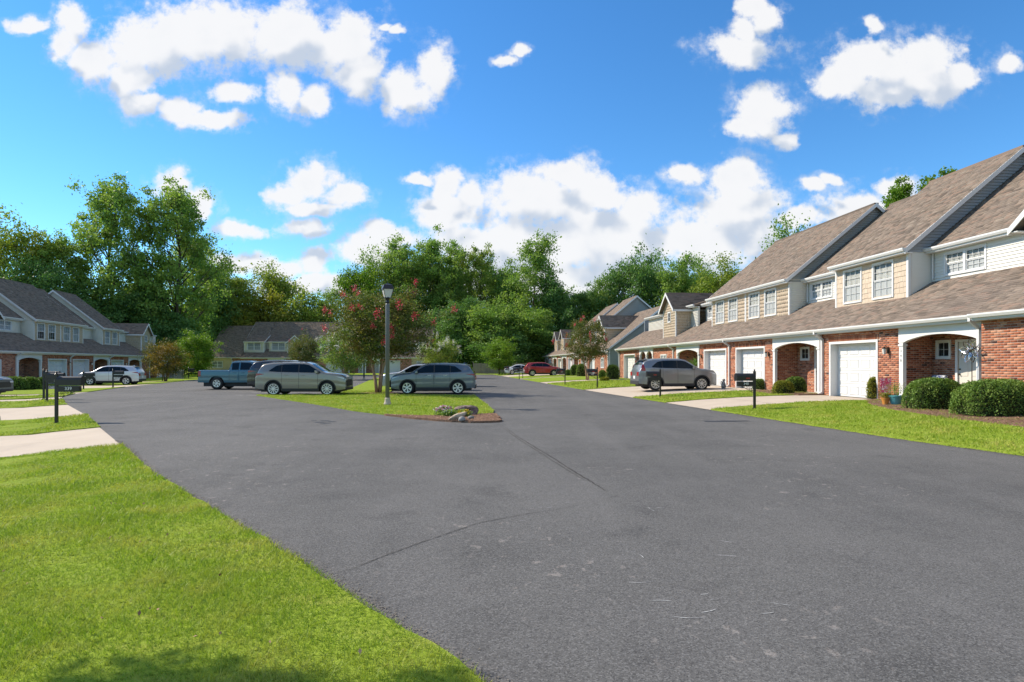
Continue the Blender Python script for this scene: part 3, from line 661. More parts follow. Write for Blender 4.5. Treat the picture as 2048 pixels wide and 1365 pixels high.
class House:
    """one townhouse of a row. Local frame: x along the facade (left to right seen from the street), y into the house, z up."""
    def __init__(s, row, name, label, ua, ub, cat='townhouse', near=0):
        s.row, s.ua, s.ub, s.near = row, ua, ub, near
        o, e = row['o'], row['e']; mid = (ua + ub) / 2; s.off = mid
        s.root = thing('townhouse', label, cat, (o[0] + e[0] * mid, o[1] + e[1] * mid, row['floor']), math.atan2(e[1], e[0]), row['group'])
        s.br, s.bi, s.parts = [], [], {}
        s.sh = []; s.sid = []; s.shk = []
        s.trim = []
    def O(s): return (-s.off, 0, 0)
    def mk(s, mb, name, m, parent=None, **kw): return mb.build(name, m, parent or s.root, s.O(), **kw)
    def world(s, p):
        o, e = s.row['o'], s.row['e']; n = (-e[1], e[0])
        return (o[0] + e[0] * p[0] + n[0] * p[1], o[1] + e[1] * p[0] + n[1] * p[1])
    # ---- brick wall in a plane
    def brick(s, O, A, Nn, a0, a1, z0, z1, holes=(), soldier=(), thick=.22):
        """wall starting at O, running along A, outward normal Nn; holes (a0,a1,z0,z1)"""
        O, A, Nn = V3(*O), V3(*A), V3(*Nn)
        mb = MB()
        zs = sorted({z0, z1} | {h[2] for h in holes if z0 < h[2] < z1} | {h[3] for h in holes if z0 < h[3] < z1})
        for zA, zB in zip(zs[:-1], zs[1:]):
            for c0, c1 in cut(a0, a1, [(h[0], h[1]) for h in holes if h[2] < zB - 1e-6 and h[3] > zA + 1e-6]):
                p = [O + A * c0, O + A * c1, O + A * c1 - Nn * thick, O + A * c0 - Nn * thick]
                vs = [tuple(q + Z * zA) for q in p] + [tuple(q + Z * zB) for q in p]
                mb.add(vs, [(0, 3, 2, 1), (4, 5, 6, 7), (0, 1, 5, 4), (1, 2, 6, 5), (2, 3, 7, 6), (3, 0, 4, 7)])
        wall = s.mk(mb, 'wall', 'mortar')
        P_, g = .0755, .012; rects = []
        allh = list(holes) + [(h[0], h[1], h[2], h[3]) for h in soldier]
        nrow = int((z1 - z0) / P_); r_ = random.Random(int(abs(O[0] * 31 + a0 * 17 + z0)))
        for i in range(nrow):
            zb = z0 + i * P_ + g / 2; zt = zb + P_ - g; zm = (zb + zt) / 2; sh = 0 if i % 2 else .106
            for c0, c1 in cut(a0, a1, [(h[0], h[1]) for h in allh if h[2] < zm < h[3]]):
                k = math.floor((c0 - a0 + sh) / .212); a = a0 - sh + k * .212
                while a < c1:
                    x0, x1 = max(a + g / 2, c0), min(a + .212 - g / 2, c1)
                    if x1 - x0 > .02: rects.append((x0, x1, zb, zt))
                    a += .212
        for (h0, h1, hz0, hz1) in soldier:
            a = h0
            while a < h1 - .03: rects.append((a + .006, a + .0695, hz0 + .004, hz1 - .004)); a += .0755
        rects = np.array(rects)
        n1 = .008
        if s.near and len(rects):
            full = np.where((rects[:, 1] - rects[:, 0] > .19) & (rects[:, 3] - rects[:, 2] < .1))[0]
            cen = O[None] + ((rects[full, 0] + rects[full, 1]) / 2)[:, None] * A[None]
            w = np.array([math.hypot(*s.world(c)) for c in cen]) - rects[full, 2] * .3
            pick = full[np.argsort(w)[:max(0, s.near - len(s.bi))]]
            global brick_me
            if brick_me is None:
                v, f = boxes_np((0, 0, 0), X, Z, -Y, [(-.1, .1, -.03175, .03175)], -.002, n1); brick_me = np_mesh('brick', v, f); brick_me.materials.append(MATS['brick'])
            ang = math.atan2(A[1], A[0]) if abs(np.cross(A, Z) @ Nn) > .5 else 0
            if (np.cross(A, Z) @ Nn) < 0: ang = math.atan2(-A[1], -A[0])
            for i in pick:
                c = O + A * (rects[i, 0] + rects[i, 1]) / 2 + Z * (rects[i, 2] + rects[i, 3]) / 2
                b = bpy.data.objects.new('brick', brick_me); col.objects.link(b); b.parent = wall; b.location = (c[0] - s.off, c[1], c[2]); b.rotation_euler = (r_.uniform(-.012, .012), 0, ang); s.bi.append(b)
            keep = np.ones(len(rects), bool); keep[pick] = False; rects = rects[keep]
        if len(rects):
            v, f = boxes_np(O - X * s.off, A, Z, Nn, rects, -.002, n1); me = np_mesh('brick_field', v, f); orient(me)
            link('brick_field', me, 'brick', wall, 'stuff')
        return wall
    # ---- shingled slope
    def slope(s, ua, ub, d0, z0, d1, z1, lim=None, name='roof', back=False, indiv=0, thick=.11):
        """roof plane from (d0,z0) eave to (d1,z1); lim: list of (ua,ub,dmax) where it stops against walls"""
        S = V3(0, d1 - d0, z1 - z0); L = np.linalg.norm(S); S /= L; N_ = V3(0, -S[2], S[1]) if d1 > d0 else V3(0, S[2], -S[1])
        mb = MB(); O = V3(ua, d0, z0)
        def pt(a, l, n): return tuple(O + X * (a - ua) + S * l - N_ * n)
        segs = lim or [(ua, ub, d1)]
        for a, b, dm in segs:
            l = L * (dm - d0) / (d1 - d0)
            mb.add([pt(a, 0, 0), pt(b, 0, 0), pt(b, l, 0), pt(a, l, 0), pt(a, 0, thick), pt(b, 0, thick), pt(b, l, thick), pt(a, l, thick)],
                   [(0, 1, 2, 3), (4, 7, 6, 5), (0, 4, 5, 1), (1, 5, 6, 2), (2, 6, 7, 3), (3, 7, 4, 0)])
        ro = s.mk(mb, name, 'shingle')
        rects = []; r_ = random.Random(int(abs(ua) * 13 + abs(z0) * 7)); ex = .143
        for a, b, dm in segs:
            l = L * (dm - d0) / (d1 - d0); i = 0
            while i * ex < l - .02:
                x = a - r_.uniform(0, .2)
                while x < b:
                    w = r_.choice((.17, .2, .24, .3, .33, .4)); rects.append((max(x, a), min(x + w, b), i * ex - .012, min(i * ex + ex + .02, l), r_.choice((.010, .010, .017)))); x += w
                i += 1
        rc = np.array([q for q in rects if q[1] - q[0] > .03])
        if indiv:
            cen = [s.world((O + X * ((q[0] + q[1]) / 2 - ua) + S * q[2])) for q in rc]
            full = [i for i, q in enumerate(rc) if q[1] - q[0] > .16 and q[3] - q[2] > .15]
            full.sort(key=lambda i: math.hypot(*cen[i])); pick = full[:indiv]
            for i in pick:
                q = rc[i]; w = round(float(q[1] - q[0]), 2); key = (w, round(float(q[4]), 3), round(float(math.atan2(S[2], S[1])), 3))
                if key not in shingle_me:
                    hw = w / 2 - .001; e = q[3] - q[2]; t = q[4]
                    def lp(a_, l_, n_): return tuple(X * a_ + S * l_ + N_ * n_)
                    m_ = MB().add([lp(-hw, 0, .001), lp(hw, 0, .001), lp(-hw, 0, t), lp(hw, 0, t), lp(hw, e, .003), lp(-hw, e, .003)], [(0, 1, 3, 2), (2, 3, 4, 5), (0, 2, 5), (1, 4, 3)])
                    shingle_me[key] = m_.mesh('shingle'); shingle_me[key].materials.append(MATS['shingle'])
                c = O + X * ((q[0] + q[1]) / 2 - ua) + S * q[2]
                b = bpy.data.objects.new('shingle', shingle_me[key]); col.objects.link(b); b.parent = ro; b.location = (c[0] - s.off, c[1], c[2])
            keep = np.ones(len(rc), bool); keep[pick] = False; rc = rc[keep]
        k = len(rc); Oo = O - X * s.off
        def P_(a, l, n): return Oo + (a - ua)[:, None] * X + l[:, None] * S + n[:, None] * N_
        o1 = np.full(k, .001)
        V = np.stack([P_(rc[:, 0] + .002, rc[:, 2], o1), P_(rc[:, 1] - .002, rc[:, 2], o1), P_(rc[:, 0] + .002, rc[:, 2], rc[:, 4]), P_(rc[:, 1] - .002, rc[:, 2], rc[:, 4]), P_(rc[:, 1] - .002, rc[:, 3], o1 * 3), P_(rc[:, 0] + .002, rc[:, 3], o1 * 3)], 1)
        i = np.arange(k)[:, None] * 6; F = np.concatenate([i + np.array([[0, 1, 3, 2]]), i + np.array([[2, 3, 4, 5]])]); T = np.concatenate([i + np.array([[0, 2, 5]]), i + np.array([[1, 4, 3]])])
        link('shingle_field', np_mesh('shingle_field', V.reshape(-1, 3), F, T), 'shingle', ro, 'stuff')
        return ro
    # ---- lap siding / shakes in a plane
    def clad(s, O, A, Nn, a0, a1, z0, z1, kind='siding', holes=(), clipf=None, indiv=False):
        O, A, Nn = V3(*O), V3(*A), V3(*Nn)
        mb = MB(); zs = sorted({z0, z1} | {h[2] for h in holes if z0 < h[2] < z1} | {h[3] for h in holes if z0 < h[3] < z1})
        if clipf: zs = list(np.arange(z0, z1, .3)) + [z1]
        for zA, zB in zip(zs[:-1], zs[1:]):
            if clipf:
                (p0, p1), (q0, q1) = clipf(zA), clipf(zB)
                if p1 - p0 < .01: continue
                q1 = max(q1, q0)
                mb.quad(tuple(O + A * p0 + Z * zA), tuple(O + A * p1 + Z * zA), tuple(O + A * q1 + Z * zB), tuple(O + A * q0 + Z * zB)); continue
            for c0, c1 in cut(a0, a1, [(h[0], h[1]) for h in holes if h[2] < zB - 1e-6 and h[3] > zA + 1e-6]):
                p = [O + A * c0, O + A * c1, O + A * c1 - Nn * .12, O + A * c0 - Nn * .12]
                mb.add([tuple(q + Z * zA) for q in p] + [tuple(q + Z * zB) for q in p], [(0, 3, 2, 1), (4, 5, 6, 7), (0, 1, 5, 4), (1, 2, 6, 5), (2, 3, 7, 6), (3, 0, 4, 7)])
        wall = s.mk(mb, 'wall', kind)
        rects = []; r_ = random.Random(int(abs(O[0]) * 3 + abs(a0) * 11 + len(holes)))
        ex = .115 if kind[:6] == 'siding' else .205
        n = max(1, round((z1 - z0) / ex)); ex = (z1 - z0) / n
        for i in range(n):
            zb = z0 + i * ex; zt = zb + ex; zm = (zb + zt) / 2
            lo, hi = (a0, a1) if not clipf else clipf(min(zt, z1))
            if hi - lo < .03: continue
            for c0, c1 in cut(lo, hi, [(h[0], h[1]) for h in holes if h[2] < zm < h[3]]):
                if kind[:6] == 'siding': rects.append((c0, c1, zb, zt + .004, .030))
                else:
                    x = c0 - r_.uniform(0, .1)
                    while x < c1:
                        w = r_.choice((.11, .14, .17, .2, .23)); q = (max(x, c0) + .003, min(x + w, c1) - .003, zb + r_.uniform(-.018, .012), zt + .004, r_.uniform(.014, .024)); x += w
                        if q[1] - q[0] > .02: rects.append(q)
        def verts(q, o):
            a_, b_, l_, h_, t_ = q
            return [o + A * a_ + Z * l_ + Nn * .001, o + A * b_ + Z * l_ + Nn * .001, o + A * a_ + Z * l_ + Nn * t_, o + A * b_ + Z * l_ + Nn * t_, o + A * b_ + Z * h_ + Nn * .003, o + A * a_ + Z * h_ + Nn * .003]
        FQ, FT = [(0, 1, 3, 2), (2, 3, 4, 5)], [(0, 2, 5), (1, 4, 3)]
        nm = 'siding_board' if kind[:6] == 'siding' else 'shake'
        if indiv:
            for q in rects[:300]:
                c = O + A * (q[0] + q[1]) / 2 + Z * q[2]; w = (q[1] - q[0]) / 2
                key = (kind, round(w, 3), round(q[3] - q[2], 3), round(q[4], 3), tuple(np.round(A, 2)))
                if key not in shake_me:
                    m_ = MB().add([tuple(v) for v in verts((-w, w, 0, q[3] - q[2], q[4]), V3(0, 0, 0))], FQ + FT); shake_me[key] = m_.mesh(nm); shake_me[key].materials.append(MATS[kind])
                b = bpy.data.objects.new(nm, shake_me[key]); col.objects.link(b); b.parent = wall; b.location = (c[0] - s.off, c[1], c[2])
            rects = rects[300:]
        if rects:
            V, Q, T = [], [], []
            for i, q in enumerate(rects):
                V += verts(q, O - X * s.off); Q += [tuple(j + 6 * i for j in f) for f in FQ]; T += [tuple(j + 6 * i for j in f) for f in FT]
            link(nm + '_field', np_mesh(nm + '_field', np.array(V), Q, T), kind, wall, 'stuff')
        return wall
    # ---- window: casing with sashes; panes, muntins and blinds are its pieces. plane facing -y at depth d
    def window(s, u0, u1, d, z0, z1, cols=3, rows=2, units=1, blind=True, sash=2, open_low=False):
        mb = MB(); c = .075
        mb.box(u0 - c, u0, d - .045, d + .06, z0 - c, z1 + c); mb.box(u1, u1 + c, d - .045, d + .06, z0 - c, z1 + c)
        mb.box(u0, u1, d - .045, d + .06, z1, z1 + c); mb.box(u0, u1, d - .06, d + .06, z0 - c, z0)
        uw = (u1 - u0) / units; f = .035
        mun = MB(); panes = []
        for k in range(units):
            a0, a1 = u0 + k * uw, u0 + (k + 1) * uw
            if k: mb.box(a0 - .05, a0 + .05, d - .04, d + .06, z0, z1)
            a0 += .05 if k else 0; a1 -= .05 if k < units - 1 else 0
            zh = (z1 - z0) / sash
            for j in range(sash):
                b0, b1 = z0 + j * zh, z0 + (j + 1) * zh; dy = .012 if j == 0 and sash == 2 else -.006
                mb.box(a0 + .001, a0 + f, d + dy - .012, d + dy + .02, b0 + .001, b1 - .001); mb.box(a1 - f, a1 - .001, d + dy - .012, d + dy + .02, b0 + .001, b1 - .001)
                mb.box(a0 + f, a1 - f, d + dy - .013, d + dy + .02, b0 + .001, b0 + f); mb.box(a0 + f, a1 - f, d + dy - .013, d + dy + .02, b1 - f, b1 - .001)
                w = (a1 - a0 - 2 * f) / cols; h = (b1 - b0 - 2 * f) / rows
                for i in range(1, cols): mun.box(a0 + f + i * w - .006, a0 + f + i * w + .006, d + dy - .008, d + dy + .012, b0 + f, b1 - f)
                for i in range(1, rows): mun.box(a0 + f, a1 - f, d + dy - .0075, d + dy + .0115, b0 + f + i * h - .006, b0 + f + i * h + .006)
                for i in range(cols):
                    for jj in range(rows): panes.append((a0 + f + i * w, a0 + f + (i + 1) * w, d + dy + .004, b0 + f + jj * h, b0 + f + (jj + 1) * h))
        wo = s.mk(mb, 'window', 'trim')
        if cols * rows > 1: s.mk(mun, 'muntin', 'trim', wo)
        if not s.row.get('fine', True): panes = [(min(p[0] for p in panes), max(p[1] for p in panes), panes[0][2], min(p[3] for p in panes), max(p[4] for p in panes))]
        for (a0, a1, y, b0, b1) in panes:
            key = (round(a1 - a0, 3), round(b1 - b0, 3))
            if key not in pane_me: pane_me[key] = MB().quad((0, 0, 0), (key[0], 0, 0), (key[0], 0, key[1]), (0, 0, key[1])).mesh('pane', fix=False); pane_me[key].materials.append(MATS['glass'])
            p = bpy.data.objects.new('pane', pane_me[key]); col.objects.link(p); p.parent = wo; p.location = (a0 - s.off, y, b0)
        zs0 = z0 + (0 if not open_low else (z1 - z0) * .48)
        if blind:
            bl = MB(); z = zs0 + .01
            while z < z1 - .02:
                bl.quad((u0 + .01, d + .045, z), (u1 - .01, d + .045, z), (u1 - .01, d + .06, z + .034), (u0 + .01, d + .06, z + .034)); z += .046
            s.mk(bl, 'blind', 'blind', wo)
            if not open_low and sash == 2: s.mk(MB().box(u0 + .02, u1 - .02, d + .036, d + .038, z0 + .02, (z0 + z1) / 2 - .02), 'insect_screen', 'screen_mesh', wo)
        s.mk(MB().box(u0, u1, d + .13, d + .16, z0, z1), 'dark_room_panel' if blind else 'unlit_room_panel', 'room', wo)  # near-black panel behind the panes, the unlit room's darkness put into its colour
        return wo
    def garage(s, u0, u1, d=0.0, h=2.2, rec=.32):
        t = MB(); t.box(u0 - .10, u0, d - .03, d + rec + .05, 0, h + .1); t.box(u1, u1 + .10, d - .03, d + rec + .05, 0, h + .1); t.box(u0, u1, d - .03, d + rec + .05, h, h + .1)
        s.mk(t, 'door_frame', 'trim')
        mb = MB(); n = 4; hh = h / n
        for i in range(n): mb.box(u0, u1, d + rec, d + rec + .05, i * hh + .009, (i + 1) * hh - .009)
        mb.box(u0, u1, d + rec + .02, d + rec + .05, 0.002, h)
        g = s.mk(mb, 'garage_door', 'garage_white')
        w = (u1 - u0) / 4
        for i in range(n):
            for j in range(4):
                key = (round(w, 3), round(hh, 3))
                if key not in panel_me:
                    a, b = w - .16, hh - .18; m = MB()
                    m.add([(0, 0, 0), (a, 0, 0), (a, 0, b), (0, 0, b), (.025, -.024, .025), (a - .025, -.024, .025), (a - .025, -.024, b - .025), (.025, -.024, b - .025), (.055, -.006, .055), (a - .055, -.006, .055), (a - .055, -.006, b - .055), (.055, -.006, b - .055)],
                          [(0, 1, 5, 4), (1, 2, 6, 5), (2, 3, 7, 6), (3, 0, 4, 7), (4, 5, 9, 8), (5, 6, 10, 9), (6, 7, 11, 10), (7, 4, 8, 11), (8, 9, 10, 11)])
                    panel_me[key] = m.mesh('panel'); panel_me[key].materials.append(MATS['garage_white'])
                p = bpy.data.objects.new('panel', panel_me[key]); col.objects.link(p); p.parent = g; p.location = (u0 + j * w + .08 - s.off, d + rec - .001, i * hh + .09)
    def sconce(s, u, d, z):
        b = s.mk(MB().box(u - .055, u + .055, d - .04, d - .008, z - .1, z + .12).tube([(u, d - .03, z + .1), (u, d - .14, z + .19), (u, d - .17, z + .12)], .012, 6), 'wall_lantern', 'bronze')
        s.mk(MB().lathe([(.05, -.13), (.075, .06), (.075, .07)], 6, (u, d - .17, z)), 'lantern_glass', 'lamp_glass', b)
        s.mk(MB().lathe([(.085, .07), (.05, .12), (.012, .15)], 6, (u, d - .17, z)), 'lantern_cap', 'bronze', b)
    def gutter(s, ua, ub, d, z, name='gutter'):
        prof = [(d, z + .03), (d - .125, z + .03), (d - .125, z - .015), (d - .08, z - .09), (d, z - .09)]
        return s.mk(MB().prism(prof, 'x', ua, ub), name, 'trim')
    def downspout(s, u, d=0.0, g=-.35, z=None):
        z = z or GUT - .12
        mb = MB(); r = .045
        pts = [(g - .06, z + .05), (g - .06, z - .06), (d - .06, z - .30), (d - .06, .12), (d - .2, .05)]
        for (y0, z0), (y1, z1) in zip(pts[:-1], pts[1:]):
            L = math.hypot(y1 - y0, z1 - z0); ny, nz = -(z1 - z0) / L * r, (y1 - y0) / L * r
            ey, ez = (y1 - y0) / L * .02, (z1 - z0) / L * .02
            mb.prism([(y0 - ny - ey, z0 - nz - ez), (y0 + ny - ey, z0 + nz - ez), (y1 + ny + ey, z1 + nz + ez), (y1 - ny + ey, z1 - nz + ez)], 'x', u - r, u + r)
        s.mk(mb, 'downspout', 'trim')
    def lower_roof(s, ua, ub, limits, g=-.35, indiv=0, endl=False, endr=False):
        z = GUT; dm = max(l[2] for l in limits)
        s.slope(ua, ub, g, z, dm, z + PIT * (dm - g), limits, 'lower_roof', indiv=indiv)
        s.gutter(ua, ub, g, z - .03)
        s.mk(MB().box(ua, ub, g + .002, g + .028, z - .17, z - .035), 'fascia', 'trim')
        s.mk(MB().box(ua, ub, g + .028, .02, z - .20, z - .17), 'soffit', 'trim')
        for e, u in ((endl, ua), (endr, ub)):
            if e: s.mk(MB().prism([(g, z - .16), (dm, z + PIT * (dm - g) - .16), (dm, z + PIT * (dm - g) - .005), (g, z - .005)], 'x', u - .03 if u == ua else u, u if u == ua else u + .03), 'rake_board', 'trim')
    def block(s, ua, ub, d, kind, wins=(), gl=False, gr=False, sl=False, sr=False, ridge=RIDGE, mp=MP, indiv=False, depth=None, zl=None, indiv_r=0, ext=(0, 0), seam=None):
        """upper storey block: front wall at depth d, own gable roof running along the row; gl/gr: gable ends seen left/right; sl/sr: returning side walls"""
        zb = (GUT + PIT * (d + .35) - .02) if zl is None else zl
        s.clad((0, d, 0), X, -Y, ua, ub, zb, EAVE - .12, kind, [(w[0] - .07, w[1] + .07, w[2] - .07, w[3] + .07) for w in wins], indiv=indiv)
        for w in wins: s.window(w[0], w[1], d, w[2], w[3], **(w[4] if len(w) > 4 else {}))
        de = d - .3; run = (ridge - EAVE) / mp; dr = de + run
        ra, rb = ua - (.22 if gl else ext[0]), ub + (.22 if gr else ext[1])
        s.slope(ra, rb, de, EAVE, dr, ridge, indiv=indiv_r)
        s.slope(ra, rb, dr + run, EAVE, dr, ridge, name='rear_roof')
        s.mk(MB().box(ra, rb, dr - .12, dr + .12, ridge - .09, ridge + .014), 'ridge_cap', 'shingle')
        s.mk(MB().box(ra, rb, de - .022, de - .002, EAVE - .17, EAVE - .01), 'fascia', 'trim')
        s.mk(MB().prism([(de - .022, EAVE + .02), (de - .13, EAVE + .02), (de - .13, EAVE - .03), (de - .09, EAVE - .10), (de - .022, EAVE - .10)], 'x', ra, rb), 'gutter', 'trim')
        s.mk(MB().box(ra, rb, de, d - .002, EAVE - .17, EAVE - .14), 'soffit', 'trim')
        for on, u, sg in ((sl, ua, -1), (sr, ub, 1)):
            if on:
                s.clad((u, 0, 0), Y, X * sg, d + .002, d + 1.2, zb - .1, EAVE + .1, 'siding', indiv=indiv)
        if kind == 'shake' or sl or sr:
            for u, sg in ((ua, -1), (ub, 1)):
                s.mk(MB().box(u - .01 if sg < 0 else u - .09, u + .09 if sg < 0 else u + .022, d - .028, d + .09, zb - .05, EAVE - .15), 'corner_board', 'trim')
        for on, u, sg in ((gl, ua, -1), (gr, ub, 1)):
            if on:
                s.clad((u, 0, 0), Y, X * sg, d, dr, EAVE - .1, ridge - .12, s.row.get('gable', 'siding'), clipf=lambda z, d=d, de=de, dr=dr: (max(d, de + (z + .12 - EAVE) / mp), dr + run - (de + (z + .12 - EAVE) / mp - de) - .0), indiv=indiv)
                x0, x1 = (u + .20, u + .235) if sg > 0 else (u - .235, u - .20)
                rk = MB()
                for a, b in ((de - .02, dr), (dr + run + .02, dr)):
                    rk.prism([(a, EAVE - .21), (b, ridge - .20), (b, ridge + .006), (a, EAVE - .004)], 'x', x0, x1)
                s.mk(rk, 'rake_board', 'trim')
                s.mk(MB().prism([(de, EAVE - .15), (dr, ridge - .14), (dr, ridge - .115), (de, EAVE - .125)], 'x', min(u, x0), max(u, x0)), 'rake_soffit', 'trim')
        if seam: s.mk(MB().box(seam - .02, seam + .02, d - .025, d, zb, EAVE - .15), 'trim_strip', 'shake')
        return dr
    def dormer(s, ua, ub, d, kind='shake', win=None, back=4.5, indiv=False, mp=.85, vent=False):
        zb = GUT + PIT * (d + .35) - .02; mid = (ua + ub) / 2; hw = (ub - ua) / 2; top = EAVE + mp * hw - .1
        s.clad((0, d, 0), X, -Y, ua, ub, zb, EAVE - .1, kind, [(w[0] - .07, w[1] + .07, w[2] - .07, w[3] + .07) for w in ([win] if win else [])], indiv=indiv)
        s.clad((0, d, 0), X, -Y, ua, ub, EAVE - .1, top, kind, clipf=lambda z: (ua + max(0, (z + .1 - EAVE)) / mp, ub - max(0, (z + .1 - EAVE)) / mp))
        for u, sg in ((ua, -1), (ub, 1)): s.clad((u, 0, 0), Y, X * sg, d + .002, back, zb, EAVE - .05, kind)
        if win: s.window(*win[:2], d, *win[2:4], **(win[4] if len(win) > 4 else {}))
        if vent:
            s.mk(MB().lathe([(.30, -.05), (.30, .0)], 20, (mid, d, EAVE + .35), 'y'), 'round_vent', 'trim')
        ov = .3; pk = EAVE + mp * hw
        for sg in (-1, 1):
            e = mid + sg * (hw + ov); ez = EAVE - mp * ov
            nx, nz = sg * mp, 1.0
            mb = MB().add([(mid, d - .32, pk), (e, d - .32, ez), (e, back, ez), (mid, back, pk), (mid, d - .32, pk - .12), (e, d - .32, ez - .12), (e, back, ez - .12), (mid, back, pk - .12)],
                          [(0, 1, 2, 3), (4, 7, 6, 5), (0, 4, 5, 1), (1, 5, 6, 2), (2, 6, 7, 3)])
            ro = s.mk(mb, 'roof', 'shingle')
            # shingles of this slope
            S = V3(-sg, 0, mp); L = np.linalg.norm(S) * (hw + ov); S /= np.linalg.norm(S); N_ = V3(sg * mp, 0, 1) / math.hypot(1, mp)
            V, Q = [], []; O = V3(e - s.off, d - .32, ez); i = 0; r_ = random.Random(int(abs(ua) * 9))
            while i * .143 < L:
                y = -r_.uniform(0, .2)
                while y < back - d + .32:
                    w = r_.choice((.2, .3, .36)); y0, y1 = max(y, 0) + .002, min(y + w, back - d + .32) - .002; y += w
                    if y1 <= y0: continue
                    l0, l1 = i * .143 - .012, min(L, i * .143 + .16); t = r_.choice((.01, .017)); b = len(V)
                    V += [O + Y * y0 + S * l0, O + Y * y1 + S * l0, O + Y * y0 + S * l0 + N_ * t, O + Y * y1 + S * l0 + N_ * t, O + Y * y1 + S * l1 + N_ * .003, O + Y * y0 + S * l1 + N_ * .003]
                    Q += [(b, b + 1, b + 3, b + 2), (b + 2, b + 3, b + 4, b + 5)]
                i += 1
            link('shingle_field', np_mesh('shingle_field', np.array(V), Q), 'shingle', ro, 'stuff')
            s.mk(MB().add([(mid, d - .35, pk + .004), (e, d - .35, ez + .004), (e, d - .35, ez - .2), (mid, d - .35, pk - .22), (mid, d - .322, pk + .004), (e, d - .322, ez + .004), (e, d - .322, ez - .2), (mid, d - .322, pk - .22)],
                          [(0, 1, 2, 3), (4, 7, 6, 5), (0, 4, 5, 1), (1, 5, 6, 2), (2, 6, 7, 3)]), 'rake_board', 'trim')
            x0, x1 = sorted((mid + sg * hw, e)); s.mk(MB().box(x0, x1, d - .3, back, ez - .125, ez - .10), 'soffit', 'trim')
            s.mk(MB().box(e - .015 if sg < 0 else e + .001, e - .001 if sg < 0 else e + .015, d - .32, back, ez - .16, ez - .01), 'fascia', 'trim')
            u = ua if sg < 0 else ub
            s.mk(MB().box(u - .02 if sg < 0 else u - .08, u + .08 if sg < 0 else u + .02, d - .028, d + .08, zb - .05, EAVE - .1), 'corner_board', 'trim')
        s.mk(MB().box(mid - .1, mid + .1, d - .3, back, pk - .08, pk + .012), 'ridge_cap', 'shingle')
    def porch(s, ua, ub, depth=1.3, posts=None, arches=1, door=None, win=None, sidewalls=(True, True), num=None):
        top = GUT - .2
        holes = []
        if door: holes.append((door[0], door[1], 0, 2.12))
        if win: holes.append((win[0], win[1], win[2], win[3]))
        s.brick((0, depth, 0), X, -Y, ua, ub, 0, top, holes)
        if sidewalls[0]: s.brick((ua, 0, 0), Y, X, .0, depth, 0, top)
        if sidewalls[1]: s.brick((ub, 0, 0), Y, -X, .0, depth, 0, top)
        s.mk(MB().box(ua, ub, .03, depth, top - .02, top + .02), 'porch_ceiling', 'trim')
        s.mk(MB().box(ua, ub, -.08, depth, -.12, .004), 'porch_floor', 'concrete')
        # beam with arched underside
        posts = posts or [ua + .12, ub - .12]; wpost = .11
        lo, hi, n = 2.12, 2.36, 14
        edges_ = [posts[0] - wpost] + [p for p in posts[1:-1] for _ in (0,)] + [posts[-1] + wpost]
        mb = MB()
        for a, b in zip(posts[:-1], posts[1:]):
            A_, B_ = a + wpost, b - wpost
            pr = [(A_ + (B_ - A_) * i / n, lo + (hi - lo if arches == 1 else .34) * math.sin(math.pi * i / n) ** .75) for i in range(n + 1)]
            for (x0, z0), (x1, z1) in zip(pr[:-1], pr[1:]): mb.prism([(x0, z0), (x1, z1), (x1, top - .002), (x0, top - .002)], 'y', -.06, .10)
        for p in posts: mb.box(p - wpost, p + wpost, -.06, .10, lo, top - .002)
        s.mk(mb, 'arched_beam', 'trim')
        for p in posts:
            po = s.mk(MB().box(p - wpost + .015, p + wpost - .015, -.045, .085, .02, lo).box(p - wpost - .01, p + wpost + .01, -.07, .11, .006, .14).box(p - wpost - .01, p + wpost + .01, -.07, .11, lo - .12, lo - .05), 'post', 'trim')
            if num and p == num[0]:
                for i, ch in enumerate(num[1]):
                    me = text_mesh(ch, .13); o = link('house_number', me, 'number_dark', po); o.location = (p - s.off, -.047, 1.82 - i * .17); o.rotation_euler = (R(90), 0, 0)
        if door:
            a, b = door; t = MB().box(a - .09, a, depth - .04, depth + .06, 0, 2.2).box(b, b + .09, depth - .04, depth + .06, 0, 2.2).box(a, b, depth - .04, depth + .06, 2.12, 2.2)
            s.mk(t, 'door_frame', 'trim')
            dd = s.mk(MB().box(a, b, depth + .02, depth + .06, .02, 2.12), 'front_door', 'door_paint')
            for zz, hh in ((.2, .55), (.95, .95)):
                for k in (0, 1): s.mk(MB().box(a + .1 + k * (b - a) / 2 - .0, a + (k + 1) * (b - a) / 2 - .07 + (.0), depth + .008, depth + .02, zz, zz + hh), 'panel', 'door_paint', dd)
            s.mk(MB().lathe([(.028, -.05), (.03, -.02), (.012, .02)], 10, (a + .07, depth + .0, 1.0), 'y').lathe([(.028, -.02), (.028, .02)], 10, (a + .07, depth + .0, 1.18), 'y'), 'handle', 'bronze', dd)
        if win: s.window(win[0] + .06, win[1] - .06, depth, win[2] + .06, win[3] - .06, cols=2, rows=2, sash=1, blind=False)
    def shell(s, depth=11.0):
        """rear and floor of the house, so the building is closed"""
        s.mk(MB().box(s.ua, s.ub, depth, depth + .1, 0, EAVE - .1), 'wall', 'siding')
        s.mk(MB().box(s.ua, s.ub, .25, depth, -.4, -.02), 'foundation', 'concrete')
        s.mk(MB().box(s.ua + .01, s.ub - .01, 1.6, depth, 2.6, 2.64), 'upper_floor', 'trim')
    def endwall(s, u, sg, z1=GUT, d1=11.0, pts=None):
        """gable side wall of the row, siding clad"""
        pts = pts or [(0, 0), (11, 0), (11, EAVE), (6.9, RIDGE), (2.2, EAVE), (2.2, 4.3), (-.2, GUT)]
        s.mk(MB().prism(pts, 'x', u - .1 if sg > 0 else u, u if sg > 0 else u + .1), 'wall', s.row.get('gable', 'siding'))

